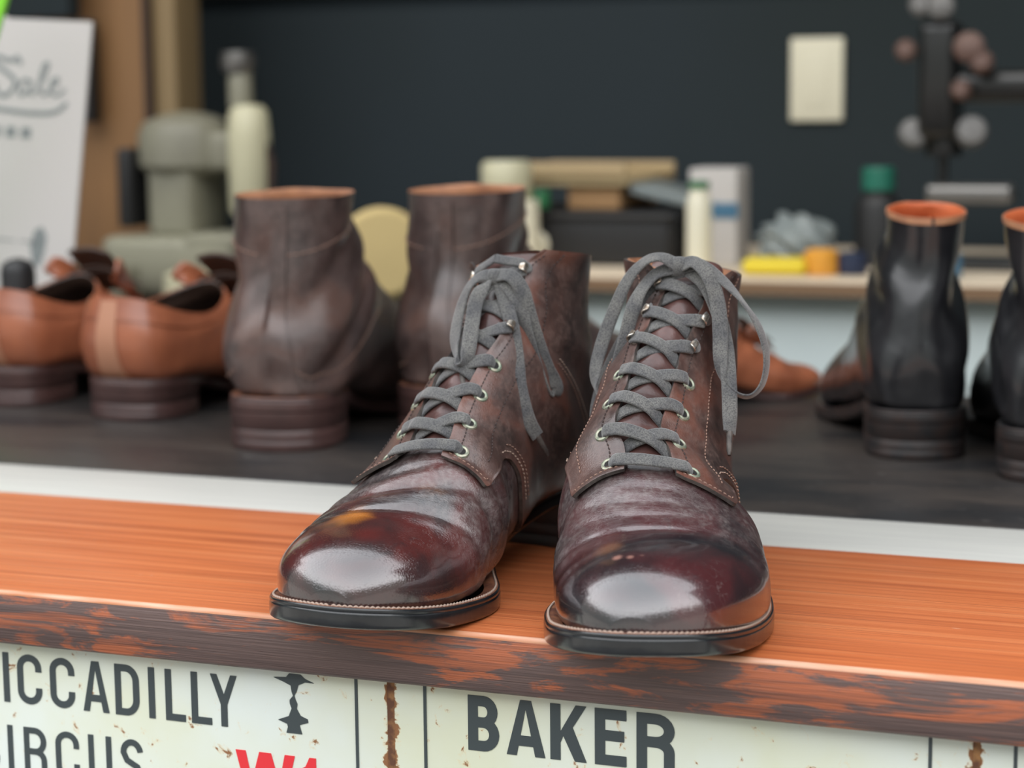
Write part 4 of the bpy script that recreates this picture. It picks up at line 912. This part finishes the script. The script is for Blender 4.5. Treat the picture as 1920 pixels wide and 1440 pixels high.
def bottle(name, x, y, z, r, h, body, cap, label, cat='bottle', capr=None, caph=.02):
    t = empty(name, (x, y, z), label=label, cat=cat); cr = capr or r * .55
    pp(MB().lathe([(.001, 0), (r * .92, 0), (r, .003), (r, h * .8), (r * .9, h * .88), (cr * .9, h * .95), (cr * .9, h), (.001, h)], (x, y, z)).build('body', body), t)
    pp(MB().lathe([(.001, 0), (cr, 0), (cr, caph * .9), (cr * .9, caph), (.001, caph)], (x, y, z + h + .0002)).build('cap', cap), t); return t
bottle('small_bottle', -.503, 1.425, .1085, .020, .003, 'dark', 'green', 'dark jar with green lid beside the cardboard box', 'jar', .014, .022)
bottle('tall_tube', -.292, 1.38, .0445, .0145, .094, 'ivory', 'green', 'tall cream tube bottle with green cap next to the white carton', 'bottle', .012, .008)
wc = empty('white_carton', (-.295, 1.50, .044), label='white carton with blue band standing behind the tall tube', cat='carton')
for o in (B('box', (-.326, 1.46, .0445), (-.268, 1.52, .158), 'card', bev=.002), B('band', (-.327, 1.4585, .100), (-.267, 1.4615, .118), 'blue')): pp(o, wc)
# crumpled film bag
bm = bmesh.new(); bmesh.ops.create_icosphere(bm, subdivisions=4, radius=1)
for v in bm.verts:
    n = 1 + .18 * math.sin(v.co.x * 6 + v.co.z * 4) * math.sin(v.co.y * 5 + 1) + .08 * math.sin(v.co.z * 13 + v.co.x * 9); z = v.co.z * n
    v.co = Vector((-.197 + v.co.x * n * .042, 1.46 + v.co.y * n * .035, .0465 + max(0, (z + .62)) * .036))
tag(MB().bm(bm).build('film_bag', 'bag'), 'crumpled grey film bag behind the yellow packet on the bench', 'bag')
tag(MB().box((-.236, 1.345, .0445), (-.165, 1.40, .062), 0, .006, Matrix.Rotation(.12, 3, 'Z')).build('yellow_packet', 'yellow'), 'bright yellow packet lying on the workbench', 'packet')
tag(MB().lathe([(.001, 0), (.019, 0), (.021, .004), (.019, .024), (.014, .028), (.001, .028)], (-.150, 1.375, .0445)).build('orange_tape', 'orange'), 'round orange tape roll next to the yellow packet', 'tape')
bottle('black_bottle', -.110, 1.50, .0445, .027, .088, 'dark', 'teal', 'black bottle with teal green cap in front of the wall', 'bottle', .019, .026)
tag(MB().lathe([(.001, 0), (.016, 0), (.018, .01), (.016, .024), (.001, .026)], (-.116, 1.38, .0445)).build('navy_jar', 'navyplastic'), 'small dark blue jar beside the black bottle', 'jar')
tag(bottle('blue_bottle', -.006, 1.36, .0445, .013, .03, 'blue', 'blue', 'small blue bottle seen between the two black boots', 'bottle', .010, .018))
# wall plate
wp = empty('wall_plate', (-.26, 1.859, .26), label='cream outlet plate on the navy wall', cat='wall plate')
for o in (B('plate', (-.296, 1.852, .207), (-.224, 1.8599, .318), 'ivory', bev=.003), B('socket', (-.276, 1.8508, .225), (-.244, 1.8535, .300), 'ivory', bev=.001)): pp(o, wp)
# black sewing machine hanging into the picture at the right
sm = empty('sewing_machine', (0, 1.5, .044), label='black sewing machine with round wing nuts at the right', cat='sewing machine')
P_ = [MB().box((-.062, 1.46, .192), (-.018, 1.54, .325), bev=.012).build('head', 'blackmetal'),
      MB().lathe([(.001, 0), (.021, 0), (.022, .01), (.016, .05), (.001, .052)], (-.036, 1.50, .172)).build('presser_collar', 'blackmetal'),
      MB().box((-.03, 1.47, .232), (.20, 1.53, .268), bev=.012).build('arm', 'blackmetal'),
      MB().box((.16, 1.45, .0445), (.24, 1.55, .268), bev=.012).build('pillar', 'blackmetal'),
      MB().tube([(-.036, 1.5, .18), (-.037, 1.5, .12), (-.037, 1.5, .052)], .006).build('needle_bar', 'blackmetal'),
      MB().box((-.062, 1.45, .0445), (.24, 1.55, .056), bev=.003).build('bed', 'blackmetal'),
      MB().box((-.052, 1.47, .118), (.045, 1.52, .140), bev=.006).build('guide_bar', 'chrome'),
      MB().tube([(-.05, 1.48, .12), (-.035, 1.48, .09), (-.02, 1.48, .06)], .006).build('brass_lever', 'postedge')]
for x, z, r, mm in ((-.068, .196, .018, 'oldnickel'), (-.004, .198, .019, 'oldnickel')):
    P_.append(MB().lathe([(.001, 0), (r * .8, 0), (r, .006), (r * .8, .016), (.001, .018)], (x, 1.485, z), (.2, -1, .3)).build('wing_nut', mm))
for x, z, r in ((-.074, .290, .012), (-.004, .292, .017), (.010, .276, .013), (-.012, .245, .011), (-.058, .340, .013), (-.036, .338, .015)):
    P_.append(MB().lathe([(.001, 0), (r, 0), (r, .008), (r * .6, .012), (.001, .012)], (x, 1.462, z), (0, -1, .2)).build('tension_knob', 'oldbrass' if z < .3 else 'oldnickel'))
for o in P_: pp(o, sm)
# white printed card on the counter at the left
def quadcard():
    t = empty('printed_card', (-.778, .72, 0), math.radians(-3), 'tall white printed card with grey script leaning at the left', 'card')
    tilt = math.radians(-7)
    def q(name, mb, m): o = mb.build(name, m, t, smooth=False); o.rotation_euler = (tilt, math.radians(3.4), 0); return o
    q('sheet', MB().box((-.16, 0, 0), (.070, .003, .322)), 'card')
    q('upper_corner', MB().prism([(-.16, .3215), (.0, .3215), (-.022, .322), (-.05, .333), (-.09, .340), (-.16, .340)], .0005, .003), 'card')
    def scr(pts, w): P = catmull([(x, -.0003, z) for x, z in pts], 6); N_ = [(0, -1, 0)] * len(pts); V, F = ribbon([(x, -.0003, z) for x, z in pts], N_, w, .0004, 6); q('script_stroke', MB().add(V, F), 'grey')
    # "Sale" in a flowing hand, underline swash and a small line of print
    S = lambda x, z: (-.028 + x * .80, .232 + z * .78)
    scr([S(.030, .062), S(.024, .070), S(.014, .066), (-.050, .290), S(.020, .046), S(.022, .034), S(.010, .024), S(-.002, .030), S(-.004, .040)], .0045)
    scr([S(.046, .042), S(.036, .044), S(.030, .034), S(.034, .026), S(.044, .034), S(.047, .044), S(.045, .030), S(.052, .028)], .0035)
    scr([S(.054, .030), S(.064, .050), S(.068, .064), S(.062, .062), S(.058, .040), S(.064, .028), S(.072, .032)], .0032)
    scr([S(.074, .036), S(.082, .042), S(.082, .048), S(.075, .044), S(.074, .032), S(.084, .028), S(.094, .036)], .0032)
    scr([S(-.09, .016), S(-.02, .010), S(.04, .006), S(.08, .008), S(.098, .020)], .0045)
    for k in range(7): q('print_mark', MB().box((-.100 + k * .017, -.0004, .213), (-.089 + k * .017, 0, .223)), 'grey')
    for k in range(6): q('small_print', MB().box((-.14 + k * .030, -.0003, .118), (-.116 + k * .030, 0, .1195)), 'grey')
    q('print_figure', MB().prism([(.026, .100), (.034, .096), (.038, .108), (.040, .125), (.034, .134), (.026, .130), (.022, .116)], -.0003, 0), 'grey')
quadcard()
tag(MB().box((-.727, .645, .0005), (-.699, .675, .108), bev=.012).build('black_brush', 'dark'), 'black rounded brush handle in front of the white card', 'brush')
tag(MB().prism([(-.875, .0005), (-.86, .0005), (-.778, .20), (-.7325, .310), (-.7228, .334), (-.715, .36), (-.735, .345), (-.755, .30), (-.805, .18)], .675, .681).build('green_marker', 'lime', smooth=False), 'bright lime green pointed marker strip at the top left corner', 'marker')
